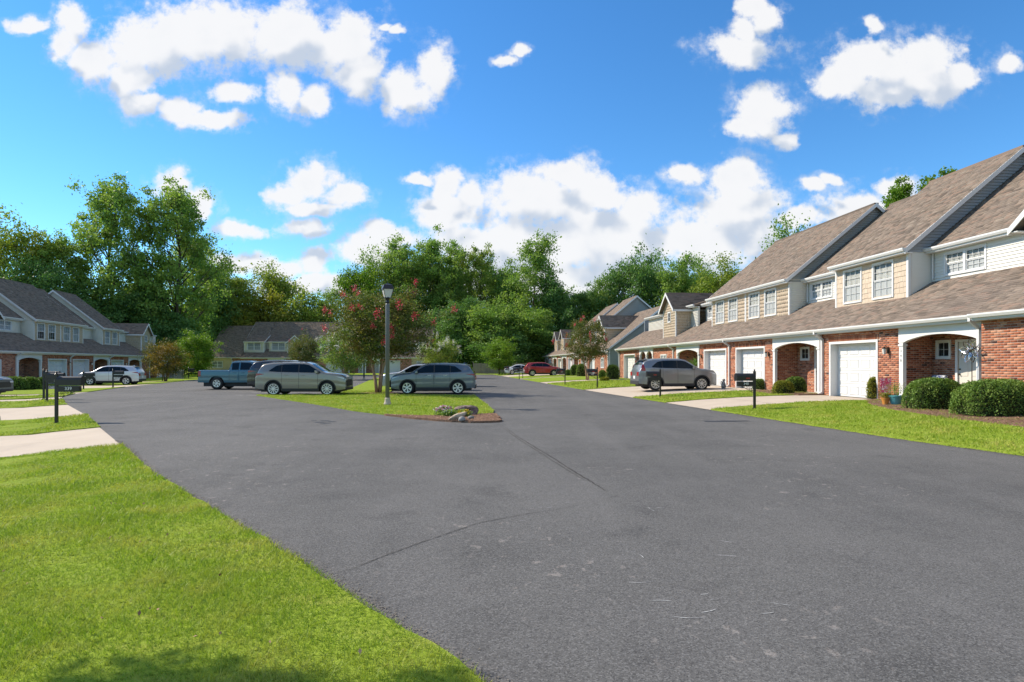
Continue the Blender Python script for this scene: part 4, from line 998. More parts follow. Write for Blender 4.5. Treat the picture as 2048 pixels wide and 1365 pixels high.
ROWS = {}
def row(name, o, ang_e, floor, group, fine=True, gable='siding'):
    l = math.hypot(*ang_e); ROWS[name] = dict(o=o, e=(ang_e[0] / l, ang_e[1] / l), floor=floor, group=group, fine=fine, gable=gable); return ROWS[name]
rR = row('R', (15.9, 0), (.088, -1), .30, 'townhouses in the row on the right', True, 'siding_grey')
rL = row('L', (-29.95, 0), (-.21, 1), -.15, 'townhouses in the row on the left', False)
rB = row('B', (0, 110), (1, 0), 0.02, 'townhouses in the row across the end of the court', False)
SW = dict(cols=3, rows=2, units=1)
DW = dict(cols=3, rows=2, units=2)

# ---- right row, first building (u = -distance along the row)
def house_A():
    h = House(rR, 'townhouse', 'nearest brick townhouse at the right edge, cut off by the frame beside the flower ornament', -18.1, -8.2, near=150)
    h.brick((0, -.22, 0), X, -Y, -18.1, -8.2, 0, GUT - .2, [(-13.6, -10.8, 0, 2.3)], [(-13.8, -10.6, 2.3, 2.5)])
    h.garage(-13.5, -10.9, -.22); h.sconce(-10.4, -.22, 1.8)
    h.mk(MB().box(-18.1, -17.9, -.2, 1.4, 0, GUT - .2), 'wall', 'mortar')
    h.lower_roof(-18.1, -8.2, [(-18.1, -8.2, 2.5)], g=-.57, indiv=150)
    h.mk(MB().prism([(-.57, GUT - .02), (2.5, GUT + PIT * 3.07 - .02), (2.5, GUT + PIT * 3.07 - .19), (-.57, GUT - .19)], 'x', -18.13, -18.102), 'flashing', 'flashing')
    h.dormer(-18.35, -14.6, 1.5, 'siding', (-17.1, -15.9, 4.3, 5.5, SW), back=6)
    h.block(-18.35, -8.2, 2.5, 'siding', [(-12.6, -10.9, 4.75, 5.55, DW)], gr=True)
    h.shell(); h.endwall(-8.2, 1)
    return h
def house_B():
    h = House(rR, 'townhouse', 'brick townhouse number 348 with flower ornament, arched porch and white garage door', -26.4, -18.1, near=300)
    h.brick((0, 0, 0), X, -Y, -26.4, -21.75, 0, GUT - .2, [(-25.85, -22.85, 0, 2.3)], [(-25.95, -22.75, 2.3, 2.5)])
    h.garage(-25.75, -22.95); h.sconce(-22.3, 0, 1.85)
    h.porch(-21.75, -18.1, 1.3, [-21.62, -18.28], 1, (-20.65, -19.75), (-21.7 + .12, -20.95, 1.55, 2.2), num=(-21.62, '348'))
    h.lower_roof(-26.4, -18.1, [(-26.4, -23.2, 1.55), (-23.2, -18.1, 2.55)], indiv=300)
    h.block(-27.7, -23.2, 1.5, 'shake', [(-27.05, -25.95, 4.12, 5.5, SW), (-25.15, -24.05, 4.12, 5.5, SW)], gr=True, sr=True, sl=True, indiv=True)
    h.block(-23.2, -18.35, 2.5, 'siding', [(-22.55, -20.85, 4.75, 5.5, DW)], indiv=True)
    h.downspout(-26.3); h.downspout(-18.3, -.06); h.shell()
    h.mk(MB().tube([(-23.1, 2.42, EAVE - .15), (-23.1, 2.42, 4.62)], .03, 6), 'downspout', 'trim')
    return h
def house_C():
    h = House(rR, 'townhouse', 'brick townhouse between number 348 and the driveway with the grey SUV', -35.4, -26.4, near=0)
    h.brick((0, 0, 0), X, -Y, -35.4, -30.5, 0, GUT - .2, [(-34.6, -31.3, 0, 2.3)], [(-34.7, -31.2, 2.3, 2.5)])
    h.garage(-34.5, -31.4); h.sconce(-30.9, 0, 1.85)
    h.porch(-30.5, -26.4, 1.3, [-30.36, -26.6], 1, (-28.9, -28.0), (-30.2, -29.45, 1.55, 2.2))
    h.lower_roof(-35.4, -26.4, [(-35.4, -31.6, 1.55), (-31.6, -27.7, 2.55), (-27.7, -26.4, 1.55)], indiv=250)
    h.block(-36.45, -31.6, 1.5, 'shake', [(-35.95, -34.8, 4.12, 5.5, SW), (-34.1, -32.95, 4.12, 5.5, SW)], gr=True, sr=True, seam=-36.4)
    h.block(-31.6, -27.7, 2.5, 'siding', [(-31.2, -29.5, 4.75, 5.5, DW)], indiv=True)
    h.downspout(-35.35); h.shell()
    h.mk(MB().tube([(-31.5, 2.42, EAVE - .15), (-31.5, 2.42, 4.62)], .03, 6), 'downspout', 'trim')
def house_D():
    h = House(rR, 'townhouse', 'brick townhouse behind the grey SUV, its porch holding a small tree', -44.7, -35.4)
    h.brick((0, 0, 0), X, -Y, -39.8, -35.4, 0, GUT - .2, [(-39.1, -35.8, 0, 2.3)], [(-39.2, -35.7, 2.3, 2.5)])
    h.garage(-39.0, -35.9); h.sconce(-39.45, 0, 1.85)
    h.porch(-44.0, -39.8, 1.3, [-43.86, -39.95], 1, (-42.6, -41.7), (-41.3, -40.5, 1.55, 2.2))
    h.brick((0, 0, 0), X, -Y, -44.7, -44.0, 0, GUT - .2)
    h.lower_roof(-44.7, -35.4, [(-44.7, -41.3, 2.55), (-41.3, -35.4, 1.55)])
    h.block(-41.3, -36.45, 1.5, 'shake', [(-40.6, -39.45, 4.12, 5.5, SW), (-38.7, -37.55, 4.12, 5.5, SW)], sl=True, gl=True)
    h.block(-44.7, -41.3, 2.5, 'siding', [(-44.2, -42.4, 4.75, 5.5, DW)], gl=True)
    h.downspout(-44.6); h.shell()
def house_E():
    h = House(rR, 'townhouse', 'far end townhouse of the first right row, with gabled shake dormer and twin arches', -59.7, -44.7)
    h.brick((0, 0, 0), X, -Y, -49.3, -44.7, 0, GUT - .2, [(-47.5, -46.1, .95, 2.15)])
    h.window(-47.4, -46.2, 0, 1.05, 2.05, **DW)
    h.porch(-53.0, -49.3, 1.3, [-52.9, -51.1, -49.4], 2, (-52.3, -51.4))
    h.brick((0, 0, 0), X, -Y, -59.7, -53.0, 0, GUT - .2, [(-58.1, -54.4, 0, 2.3)], [(-58.2, -54.3, 2.3, 2.5)])
    h.garage(-58.0, -54.5); h.sconce(-53.8, 0, 1.85)
    h.lower_roof(-59.9, -44.7, [(-59.9, -44.7, 2.55)], endl=True)
    h.dormer(-48.9, -46.1, .7, 'shake', (-47.75, -47.25, 4.7, 5.4, dict(cols=2, rows=2, sash=1, blind=False)), back=6)
    h.block(-46.1, -44.7, 1.9, 'siding', ridge=7.2, mp=.3)
    h.block(-58.2, -46.1, 2.5, 'siding', [(-49.9, -49.3, 4.8, 5.5, dict(cols=2, rows=2, sash=1))], ridge=7.2, mp=.3, gl=True, sl=True)
    h.downspout(-59.55); h.shell(); h.endwall(-59.7, -1, pts=[(0, 0), (11, 0), (11, EAVE), (2.5, EAVE), (2.5, 4.5), (-.2, GUT - .1)])
house_A(); house_B(); house_C(); house_D(); house_E()

# ---- generic plainer units for the rows farther off
def unit(rw, label, ua, ub, gar=None, por=None, wallp=(), upper=(), lim=None, dorm=(), ends=(), low_ext=(0, 0), extra=None, wins=(), near=0):
    h = House(rw, 'townhouse', label, ua, ub)
    for (a, b) in wallp:
        ho = []; so = []
        if gar and a <= gar[0] < b: ho.append((gar[0] - .1, gar[1] + .1, 0, 2.3)); so.append((gar[0] - .2, gar[1] + .2, 2.3, 2.5))
        ho += [(w[0] - .08, w[1] + .08, w[2] - .08, w[3] + .08) for w in wins if a <= w[0] < b]
        h.brick((0, 0, 0), X, -Y, a, b, 0, GUT - .2, ho, so)
    for w in wins: h.window(w[0], w[1], 0, w[2], w[3], **DW)
    if gar: h.garage(*gar); h.sconce(gar[1] + .4 if gar[1] + .6 < ub else gar[0] - .4, 0, 1.85)
    if por: h.porch(por[0], por[1], 1.3, None, 1, (por[0] + 1.6, por[0] + 2.5))
    if lim: h.lower_roof(ua - low_ext[0], ub + low_ext[1], lim, endl=low_ext[0] > 0, endr=low_ext[1] > 0)
    for a in upper: h.block(*a[0], **a[1])
    for a in dorm: h.dormer(*a[0], **a[1])
    h.downspout(ub - .12); h.shell()
    for e in ends: h.endwall(*e[0], **(e[1] if len(e) > 1 else {}))
    return h
W1 = lambda a: (a, a + 1.1, 4.12, 5.5, SW)
W2 = lambda a: (a, a + 1.7, 4.75, 5.5, DW)
W1o = lambda a: (a, a + 1.1, 4.12, 5.5, dict(cols=3, rows=2, units=1, open_low=True))
# left row (u grows away from the camera)
unit(rL, 'left brick townhouse at the left frame edge, mostly cut off', 40.5, 49.7, None, None, [(40.5, 49.7)], [((40.5, 50.0, 2.5, 'siding', [W2(43)]), dict(gl=True))], [(40.5, 49.7, 2.55)], [((46.6, 50.0, 1.5, 'siding', (47.7, 48.9, 4.3, 5.5, SW)), dict(back=6))], [((40.5, -1),)], wins=[(45.9, 47.6, .9, 2.1)])
unit(rL, 'left townhouse with double upper window and dark arched porch, behind the mailbox numbered 339', 49.7, 58.2, (54.4, 57.4), (49.7, 53.3), [(53.3, 58.2)], [((50.0, 55.1, 2.5, 'siding', [W2(51.9)]), {}), ((55.1, 59.6, 1.5, 'shake', [W1o(55.7), W1o(57.5)]), dict(gl=True, sl=True))], [(49.7, 55.1, 2.55), (55.1, 58.2, 1.55)])
unit(rL, 'left townhouse whose garage is behind the pale silver SUV', 58.2, 66.4, (58.7, 61.7), (62.7, 66.3), [(58.2, 62.7)], [((59.6, 64.0, 1.5, 'shake', [W1(60.2), W1(62.0)]), dict(sr=True, gr=True)), ((64.0, 68.3, 2.5, 'siding', [W2(64.3)]), {})], [(58.2, 64.0, 1.55), (64.0, 66.4, 2.55)])
unit(rL, 'left townhouse with a narrow shake front of two windows, beside the gabled end house', 66.4, 75.0, (66.9, 69.9), (71.2, 74.9), [(66.4, 71.2)], [((68.3, 72.7, 1.5, 'shake', [W1(69.0), W1(70.9)]), dict(gl=True, gr=True, sl=True, sr=True)), ((72.7, 75.0, 2.5, 'siding', [(73.2, 74.2, 4.75, 5.5, SW)]), dict(gr=True))], [(66.4, 68.3, 2.55), (68.3, 72.7, 1.55), (72.7, 75.0, 2.55)])
unit(rL, 'far end townhouse of the left row with gabled dormer, behind the golden tree', 75.0, 87.0, (81, 84), (77.5, 80.5), [(75.0, 77.5), (80.5, 87.0)], [((75.0, 86.0, 2.5, 'siding', [(82.5, 83.6, 4.8, 5.5, SW)]), dict(ridge=7.2, mp=.3, gr=True, sr=True))], [(75.0, 87.0, 2.55)], [((77.0, 79.8, .7, 'shake', (78.1, 78.7, 4.7, 5.4, dict(cols=2, rows=2, sash=1))), dict(back=6))], [((87.0, 1), dict(pts=[(0, 0), (11, 0), (11, EAVE), (2.5, EAVE), (2.5, 4.5), (-.2, GUT - .1)]))], (0, .2))
# right row, second building: near end is a long saltbox slope
rR2 = row('R2', (15.9, 0), (.088, -1), .30, 'townhouses in the second building of the right row', False, 'siding_grey')
h = House(rR2, 'townhouse', 'townhouse with grey sided end wall behind the small red flowering tree', -74.5, -64.0)
h.brick((0, 0, 0), X, -Y, -74.5, -64.0, 0, GUT - .2, [(-67.6, -66.0, .9, 2.1), (-73.6, -70.6, 0, 2.3)], [(-73.7, -70.5, 2.3, 2.5)])
h.window(-67.5, -66.1, 0, 1.0, 2.0, **DW); h.garage(-73.5, -70.7)
h.slope(-74.5, -63.8, -.35, GUT, 6.1, GUT + .76 * 6.45); h.slope(-74.5, -63.8, 12.5, GUT, 6.1, GUT + .76 * 6.4, name='rear_roof'); h.gutter(-74.5, -63.8, -.35, GUT - .03)
h.endwall(-64.0, 1, pts=[(0, 0), (12, 0), (12, GUT), (6.1, GUT + .76 * 6.35 - .12), (-.1, GUT - .05)])
h.mk(MB().prism([(-.36, GUT - .2), (6.1, GUT + .76 * 6.45 - .2), (6.1, GUT + .76 * 6.45), (-.36, GUT)], 'x', -63.8, -63.76).prism([(-.0, .0), (.12, 0), (.12, GUT), (0, GUT)], 'x', -64.0, -63.97), 'rake_board', 'trim')
h.clad((-64.0, 0, 0), Y, X, 0, 6, .3, 7.4, 'siding_grey', clipf=lambda z: (max(.12, -.1 + (z - GUT + .15) / .76), 11.9 - max(0, (z - GUT + .15) / .76)))
h.dormer(-71.5, -68.6, .7, 'shake', (-70.3, -69.8, 4.7, 5.4, dict(cols=2, rows=2, sash=1)), back=6)
h.downspout(-64.15)
unit(rR2, 'second townhouse of the farther right building, its tall gable above the red flowering tree', -84, -74.5, (-78.4, -75.4), (-83.9, -80), [(-80, -74.5)], [((-80.5, -74.5, 1.5, 'shake', [W1(-79.5), W1(-77.2)]), dict(gr=True, sr=True, gl=True)), ((-84, -80.5, 2.5, 'siding', [W2(-83.4)]), {})], [(-84, -80.5, 2.55), (-80.5, -74.5, 1.55)])
unit(rR2, 'third townhouse of the farther right building, behind the red car', -93, -84, (-88, -85), (-92.9, -89), [(-89, -84)], [((-90, -84, 1.5, 'shake', [W1(-89), W1(-86.5)]), dict(gr=True, sr=True, gl=True)), ((-93, -90, 2.5, 'siding', [W2(-92.4)]), dict(gl=True))], [(-93, -90, 2.55), (-90, -84, 1.55)])
unit(rR2, 'fourth townhouse of the farther right building, with two white garage doors', -102, -93, (-97, -94), (-101.9, -98), [(-98, -93)], [((-102, -93, 2.5, 'siding', [W2(-96)]), dict(ridge=8.6, mp=.65, gl=True, gr=True))], [(-102, -93, 2.55)], [((-99.4, -96.6, .9, 'shake', None), dict(back=6))])
unit(rR2, 'farthest townhouse of the right row, its low roof against the dark woods', -112, -102, (-106.5, -103.5), (-111, -107.5), [(-107.5, -102), (-112, -111)], [((-109, -102, 2.5, 'siding', [(-105, -104, 4.7, 5.5, SW)]), dict(ridge=7.2, mp=.3, gl=True, sl=True))], [(-112, -102, 2.55)], [((-105.8, -103, .9, 'shake', None), dict(back=6))], [((-112, -1), dict(pts=[(0, 0), (11, 0), (11, EAVE), (2.5, EAVE), (2.5, 4.5), (-.2, GUT - .1)]))], (.2, 0))
# back row, facing the camera
h = House(rB, 'townhouse', 'left end townhouse of the far row with long steep slope, behind the blue pickup', -56.4, -49.7)
h.brick((0, 0, 0), X, -Y, -51.4, -49.7, 0, GUT - .1); h.clad((0, 0, 0), X, -Y, -56.2, -51.4, 0, GUT - .15, 'shake', [(-55.0, -53.0, .95, 2.25)]); h.window(-54.9, -53.1, 0, 1.05, 2.15, **DW)
h.slope(-56.4, -49.7, -.35, GUT, 7.6, 9.2); h.slope(-56.4, -49.7, 15.5, GUT, 7.6, 9.2, name='rear_roof'); h.gutter(-56.4, -49.7, -.35, GUT - .03); h.downspout(-51.3)
h.endwall(-56.2, -1, pts=[(0, 0), (15, 0), (15, GUT), (7.6, 9.0), (-.1, GUT - .05)])
BW = lambda a: (a, a + 2.3, 4.3, 5.6, DW)
unit(rB, 'far townhouse with two boxed window dormers and a round-vented gable', -49.7, -38.4, None, (-44.8, -41.5), [(-49.7, -44.8), (-41.5, -38.4)], [((-49.7, -46.0, 1.3, 'siding', [BW(-49.0)]), dict(ridge=7.4, mp=.5, sl=True, sr=True, gr=True)), ((-46.0, -38.4, 2.4, 'siding', []), dict(gl=True)), ((-49.7, -46.0, 2.4, 'siding', []), dict(gl=True)), ((-45.2, -41.6, 1.6, 'siding', [BW(-44.6)]), dict(ridge=6.4, mp=.3))], [(-49.7, -38.4, 2.5)], [((-41.6, -38.8, 1.2, 'shake'), dict(back=6, vent=True))])
unit(rB, 'middle townhouse of the far row, half hidden by the flowering trees', -38.4, -27, (-34, -31), (-30, -27.2), [(-38.4, -30)], [((-38.4, -27, 2.4, 'siding', [BW(-37), BW(-31.5)]), {})], [(-38.4, -27, 2.5)])
unit(rB, 'right end townhouse of the far row with white garage beside the lamp post', -27, -15.0, (-23.4, -20.6), (-27, -24.2), [(-24.2, -18.4)], [((-27, -21, 2.4, 'siding', [BW(-25.5)]), dict(gr=True))], [(-27, -15.0, 2.5)], [], [((-15.0, 1), dict(pts=[(0, 0), (11, 0), (11, EAVE), (2.5, EAVE), (2.5, 4.5), (-.2, GUT - .1)]))], (0, .2))
hB = House(rB, 'townhouse', 'low shake sided wing at the right end of the far row', -18.4, -15.0)
hB.clad((0, -.05, 0), X, -Y, -18.4, -15.1, 0, GUT - .2, 'shake', [(-17.5, -16.2, .9, 2.2)]); hB.window(-17.4, -16.3, -.05, 1.0, 2.1, cols=2, rows=2)
hB.block(-21, -15.2, 2.5, 'siding', [], ridge=8.8, mp=.7, gr=True)
# ------------------------------------------------------------------ vehicles
def ipl(tab, x): return float(np.interp(x, [a for a, _ in tab], [b for _, b in tab]))
def smooth_tab(tab, n=120, k=3):
    xs = np.linspace(tab[0][0], tab[-1][0], n); ys = np.interp(xs, [a for a, _ in tab], [b for _, b in tab])
    ker = np.ones(k) / k; yp = np.convolve(np.pad(ys, k // 2, 'edge'), ker, 'valid')[:n]
    return list(zip(xs.tolist(), yp.tolist()))
wheel_cache = {}
def wheel_meshes(r, w, spokes, rimr):
    key = (r, w, spokes, rimr)
    if key not in wheel_cache:
        ty = MB().lathe([(rimr, -w / 2 + .015), (r * .93, -w / 2), (r, -w / 2 + .03), (r, w / 2 - .03), (r * .93, w / 2), (rimr, w / 2 - .015)], 28, axis='y').mesh('tyre')
        for p in ty.polygons: p.use_smooth = True
        rm = MB(); y = -w / 2 + .012     # outer face at -y
        rm.lathe([(rimr, y), (rimr + .006, y - .004), (rimr - .028, y - .002), (rimr - .03, y + .08)], 28, axis='y', cap=False)
        for i in range(spokes):
            a = 2 * math.pi * i / spokes
            for da in ((-.10, .10) if spokes < 7 else (0,)):
                wd_ = .030 if spokes < 7 else .026
                c, s_ = math.cos(a + da), math.sin(a + da); c2, s2 = math.cos(a + da * .4), math.sin(a + da * .4)
                p0 = (c2 * .05, s2 * .05); p1 = (c * (rimr - .012), s_ * (rimr - .012)); nx, nz = -s_ * wd_, c * wd_
                v = [(p0[0] - nx * .7, y + .0, p0[1] - nz * .7), (p0[0] + nx * .7, y, p0[1] + nz * .7), (p1[0] + nx, y - .002, p1[1] + nz), (p1[0] - nx, y - .002, p1[1] - nz)]
                rm.add(v + [(q[0], q[1] + .035, q[2]) for q in v], [(0, 1, 2, 3), (4, 7, 6, 5), (0, 4, 5, 1), (1, 5, 6, 2), (2, 6, 7, 3), (3, 7, 4, 0)])
        rm.lathe([(.07, y - .006), (.05, y - .012), (.0001, y - .012)], 14, axis='y')
        rme = rm.mesh('rim')
        dk = MB().lathe([(rimr - .02, y + .055), (.001, y + .056)], 20, axis='y').mesh('brake')
        wheel_cache[key] = (ty, rme, dk)
    return wheel_cache[key]

class Car:
    def __init__(s, sp, label, loc, rz, cat='car', name='parked_car', group=None, tilt=0):
        s.sp = sp; s.root = thing(name, label, cat, loc, rz, group); s.L, s.W = sp['L'], sp['W']
        if tilt: s.root.rotation_euler[1] = tilt
        s.top = smooth_tab(sp['top'], 160, sp.get('sm', 5)); s.belt = sp['belt']
        s.ax = sp['axles']; s.ra = sp.get('arch', .40); s.wr = sp.get('wr', .365); s.low = sp.get('low', .27)
        s.build()
    def zt(s, x): return ipl(s.top, x)
    def zl(s, x):
        z = ipl(s.sp['lowtab'], x) if 'lowtab' in s.sp else s.low
        for a in s.ax:
            if abs(x - a) < s.ra: z = max(z, s.wr + math.sqrt(s.ra ** 2 - (x - a) ** 2))
        return z
    def plan(s, x):
        h = s.L / 2; t = abs(x) / h
        e = s.sp.get('nose', .85) if x > 0 else s.sp.get('tail', .86)
        k = max(0, (t - .62) / .38); return s.W / 2 * (1 - (1 - e) * k ** 2.6)
    def w(s, x, z):
        zb = ipl(s.belt, x); p = s.plan(x)
        if z <= zb:
            t = (zb - z) / zb; y = p * (1 - .015 * (1 - min(1, t / .25)) - .16 * max(0, t - .45) ** 2)
            y -= .005 * math.exp(-((z - zb * .62) / .08) ** 2)      # crease in the doors
            return y
        th = s.sp.get('tumble', .36); return p * .985 - (z - zb) * th
    def section(s, x, nz=15, ny=6):
        z0, z1 = s.zl(x), s.zt(x); z1 = max(z1, z0 + .03); r = min(s.sp.get('rnd', .10), (z1 - z0) * .45)
        pts = []
        for i in range(nz):
            z = z0 + (z1 - r - z0) * i / (nz - 1); pts.append((s.w(x, z), z))
        y0 = pts[-1][0]
        for i in range(1, 5):
            a = math.pi / 2 * i / 4; pts.append((y0 - r * (1 - math.cos(a)) * 1.1, z1 - r + r * math.sin(a)))
        yt = pts[-1][0]; cr = s.sp.get('crown', .035)
        bed = s.sp.get('bed')
        if bed and bed[0] < x < bed[1]:
            fl = bed[2]; pts += [(yt - .05, z1), (yt - .06, z1 - .02), (yt - .07, fl), (yt * .5, fl), (yt * .25, fl), (0, fl)]
        else:
            for i in range(1, ny + 1):
                y = yt * (1 - i / ny); pts.append((y, z1 + cr * (1 - (y / max(yt, .01)) ** 2)))
        return pts
    def ytop(s, x):
        return s.section(x)[18]
    def build(s):
        sp = s.sp; h = s.L / 2
        xs = set(np.linspace(-h, h, 64).tolist())
        for a in s.ax: xs |= set((a + s.ra * np.cos(np.linspace(0, math.pi, 17))).tolist()) | {a - s.ra - .004, a + s.ra + .004}
        bed = sp.get('bed')
        if bed: xs |= {bed[0], bed[0] + .005, bed[1], bed[1] - .005}
        xs = sorted(x for x in xs if -h <= x <= h)
        V, F = [], []; secs = [s.section(x) for x in xs]; n = len(secs[0])
        for x, sec in zip(xs, secs):
            V += [(x, -y, z) for y, z in sec]; V += [(x, y, z) for y, z in sec]
        for i in range(len(xs) - 1):
            b0, b1 = i * 2 * n, (i + 1) * 2 * n
            for j in range(n - 1):
                F.append((b0 + j, b1 + j, b1 + j + 1, b0 + j + 1)); F.append((b0 + n + j, b0 + n + j + 1, b1 + n + j + 1, b1 + n + j))
        for b, rev in ((0, False), ((len(xs) - 1) * 2 * n, True)):
            for j in range(n - 1):
                f = (b + j, b + j + 1, b + n + j + 1, b + n + j); F.append(f if rev else f[::-1])
        mb = MB(); mb.v, mb.f = V, F; me = mb.mesh('body', fix=False)
        bm = bmesh.new(); bm.from_mesh(me); bmesh.ops.remove_doubles(bm, verts=bm.verts, dist=.0008); bmesh.ops.recalc_face_normals(bm, faces=bm.faces); bm.to_mesh(me); bm.free()
        s.body = link('body', me, sp['paint'], s.root, smooth=True)
        try:
            me.set_sharp_from_angle(angle=R(38))
        except Exception: pass
        # underbody and wheel wells
        u = MB().box(-h + .25, h - .3, -s.W / 2 + .28, s.W / 2 - .28, .2, .62)
        for a in s.ax: u.box(a - .42, a + .42, -s.W / 2 + .20, s.W / 2 - .20, .34, .80)
        u.build('underbody', 'plastic_dark', s.root)
        if sp.get('clad', True): s.cladding()
        for (l, x0, x1, zl, zu, m) in sp['glass']: s.side_patch(l, x0, x1, zl, zu, m, .005 if l == 'window_surround' else .009, 40 if l == 'window_surround' else 16)
        for nm, x0, x1, f0, f1, m in sp['topglass']: s.top_patch(nm, x0, x1, f0, f1, m)
        for nm, x0, x1, zl, zu, m in sp.get('lamps', []): s.side_patch(nm, x0, x1, zl, zu, m, .006, 6)
        for x in sp.get('doors', []):
            for sg in (-1, 1):
                m = MB(); zs = np.linspace(s.low + .12, ipl(s.belt, x), 9)
                for z0, z1 in zip(zs[:-1], zs[1:]):
                    m.quad((x - .006, sg * (s.w(x, z0) + .004), z0), (x + .006, sg * (s.w(x, z0) + .004), z0), (x + .006, sg * (s.w(x, z1) + .004), z1), (x - .006, sg * (s.w(x, z1) + .004), z1))
                m.build('door_seam', 'seam', s.body)
        for x in sp.get('handles', []):
            for sg in (-1, 1):
                z = ipl(s.belt, x) - .12; y = s.w(x, z)
                MB().box(x - .10, x + .10, sg * y, sg * (y + .028), z - .014, z + .014).build('door_handle', sp.get('handle_mat', sp['paint']), s.root, bevel=.008)
        mx = sp['mirror']
        for sg in (-1, 1):
            y = s.w(mx[0], mx[1]); a = MB().add([(mx[0] - .10, sg * (y + .04), mx[1] - .02), (mx[0] + .08, sg * (y + .05), mx[1] - .01), (mx[0] + .06, sg * (y + .23), mx[1] + .0), (mx[0] - .10, sg * (y + .24), mx[1] + .0),
                                                (mx[0] - .10, sg * (y + .03), mx[1] + .13), (mx[0] + .05, sg * (y + .04), mx[1] + .12), (mx[0] + .02, sg * (y + .22), mx[1] + .14), (mx[0] - .10, sg * (y + .24), mx[1] + .15)],
                                               [(0, 1, 2, 3), (4, 7, 6, 5), (0, 4, 5, 1), (1, 5, 6, 2), (2, 6, 7, 3), (3, 7, 4, 0)])
            a.box(mx[0] - .04, mx[0] + .04, sg * (y - .05), sg * (y + .06), mx[1] - .0, mx[1] + .05)
            a.build('mirror', sp['paint'], s.root, bevel=.015)
        # ends: grille, bumpers, plates
        zf = s.zt(h); nf = s.plan(h)
        MB().box(h - .02, h + .012, -nf * .72, nf * .72, .5, zf - .1).build('grille', 'plastic_dark', s.root, bevel=.01)
        MB().box(h - .05, h + .02, -nf * .95, nf * .95, s.low + .0, .42).build('front_bumper', sp.get('bump', 'plastic_dark'), s.root, bevel=.03)
        nr = s.plan(-h)
        MB().box(-h - .03, -h + .08, -nr * .97, nr * .97, s.low + .04, .52).build('rear_bumper', sp.get('bump', 'plastic_dark'), s.root, bevel=.03)
        MB().box(-h - .018, -h - .0, -.16, .16, .62, .78).build('license_plate', 'plate', s.root)
        for sg in (-1, 1):
            t = sp.get('tail')
            z0, z1 = sp.get('tailz', (.78, 1.0))
            MB().box(-h - .012, -h + .05, sg * nr * .55, sg * nr * .98, z0, z1).build('tail_lamp', 'tail_red', s.root, bevel=.015)
            MB().box(h - .05, h + .014, sg * nf * .58, sg * nf * .97, zf - .16, zf - .06).build('headlight', 'head_lamp', s.root, bevel=.015)
        ty, rm, dk = wheel_meshes(s.wr, sp.get('tw', .24), sp.get('spokes', 5), sp.get('rimr', .25))
        for a in s.ax:
            for sg in (-1, 1):
                o = link('wheel', ty, 'rubber', s.root); o.location = (a, sg * (s.W / 2 - .145), s.wr); o.rotation_euler = (0, random.uniform(0, 1), 0 if sg < 0 else math.pi)
                if sp.get('steer') and a == max(s.ax): o.rotation_euler[2] += sp['steer']
                link('rim', rm, 'rim', o); link('brake_disc', dk, 'plastic_dark', o)
        if sp.get('rails'):
            x0, x1 = sp['rails']
            for sg in (-1, 1):
                pts = [(x, sg * (s.ytop(x)[0] - .04), s.zt(x) + (.055 if 0 < i < 6 else -.0)) for i, x in enumerate(np.linspace(x0, x1, 7))]
                MB().tube(pts, .016, 6).build('roof_rail', sp.get('railm', 'chrome'), s.root)
            for x in (x0 + (x1 - x0) * .28, x0 + (x1 - x0) * .74):
                if sp.get('bars', True):
                    MB().box(x - .035, x + .035, -s.ytop(x)[0] + .02, s.ytop(x)[0] - .02, s.zt(x) + .06, s.zt(x) + .09).build('cross_bar', 'plastic_dark', s.root, bevel=.01)
        if sp.get('spoiler'):
            x = sp['spoiler']; y = s.ytop(x)[0]
            MB().add([(x + .05, -y, s.zt(x) + .0), (x + .05, y, s.zt(x) + .0), (x - .2, y * .95, s.zt(x) - .015), (x - .2, -y * .95, s.zt(x) - .015), (x + .05, -y, s.zt(x) + .03), (x + .05, y, s.zt(x) + .03), (x - .2, y * .95, s.zt(x) + .005), (x - .2, -y * .95, s.zt(x) + .005)],
                     [(0, 1, 2, 3), (4, 7, 6, 5), (0, 4, 5, 1), (1, 5, 6, 2), (2, 6, 7, 3), (3, 7, 4, 0)]).build('spoiler', 'plastic_dark' if sp.get('sp_dark') else sp['paint'], s.root)
        if sp.get('antenna'): x = sp['antenna']; MB().add([(x + .09, 0, s.zt(x) + .03), (x - .09, -.03, s.zt(x) + .03), (x - .09, .03, s.zt(x) + .03), (x - .09, 0, s.zt(x) + .11)], [(0, 1, 2), (0, 3, 1), (0, 2, 3), (1, 3, 2)]).build('antenna_fin', sp['paint'], s.root)
    def side_patch(s, nm, x0, x1, zl, zu, m, off=.005, nx=14):
        """piece lying on both flanks between the lines zl and zu"""
        for sg in (-1, 1):
            mb = MB(); g = []
            for x in np.linspace(x0, x1, nx):
                a, b = ipl(zl, x), ipl(zu, x); b = max(b, a + .001)
                g.append([(x, sg * (s.w(x, z) + off), z) for z in np.linspace(a, b, 6)])
            for i in range(nx - 1):
                for j in range(5): mb.quad(g[i][j], g[i + 1][j], g[i + 1][j + 1], g[i][j + 1])
            me = mb.mesh(nm, fix=False); bm = bmesh.new(); bm.from_mesh(me); bmesh.ops.remove_doubles(bm, verts=bm.verts, dist=.0005); bmesh.ops.recalc_face_normals(bm, faces=bm.faces)
            if sum(f.normal.y for f in bm.faces) * sg < 0: bmesh.ops.reverse_faces(bm, faces=bm.faces)
            bm.to_mesh(me); bm.free()
            link(nm, me, m, s.root, smooth=True)
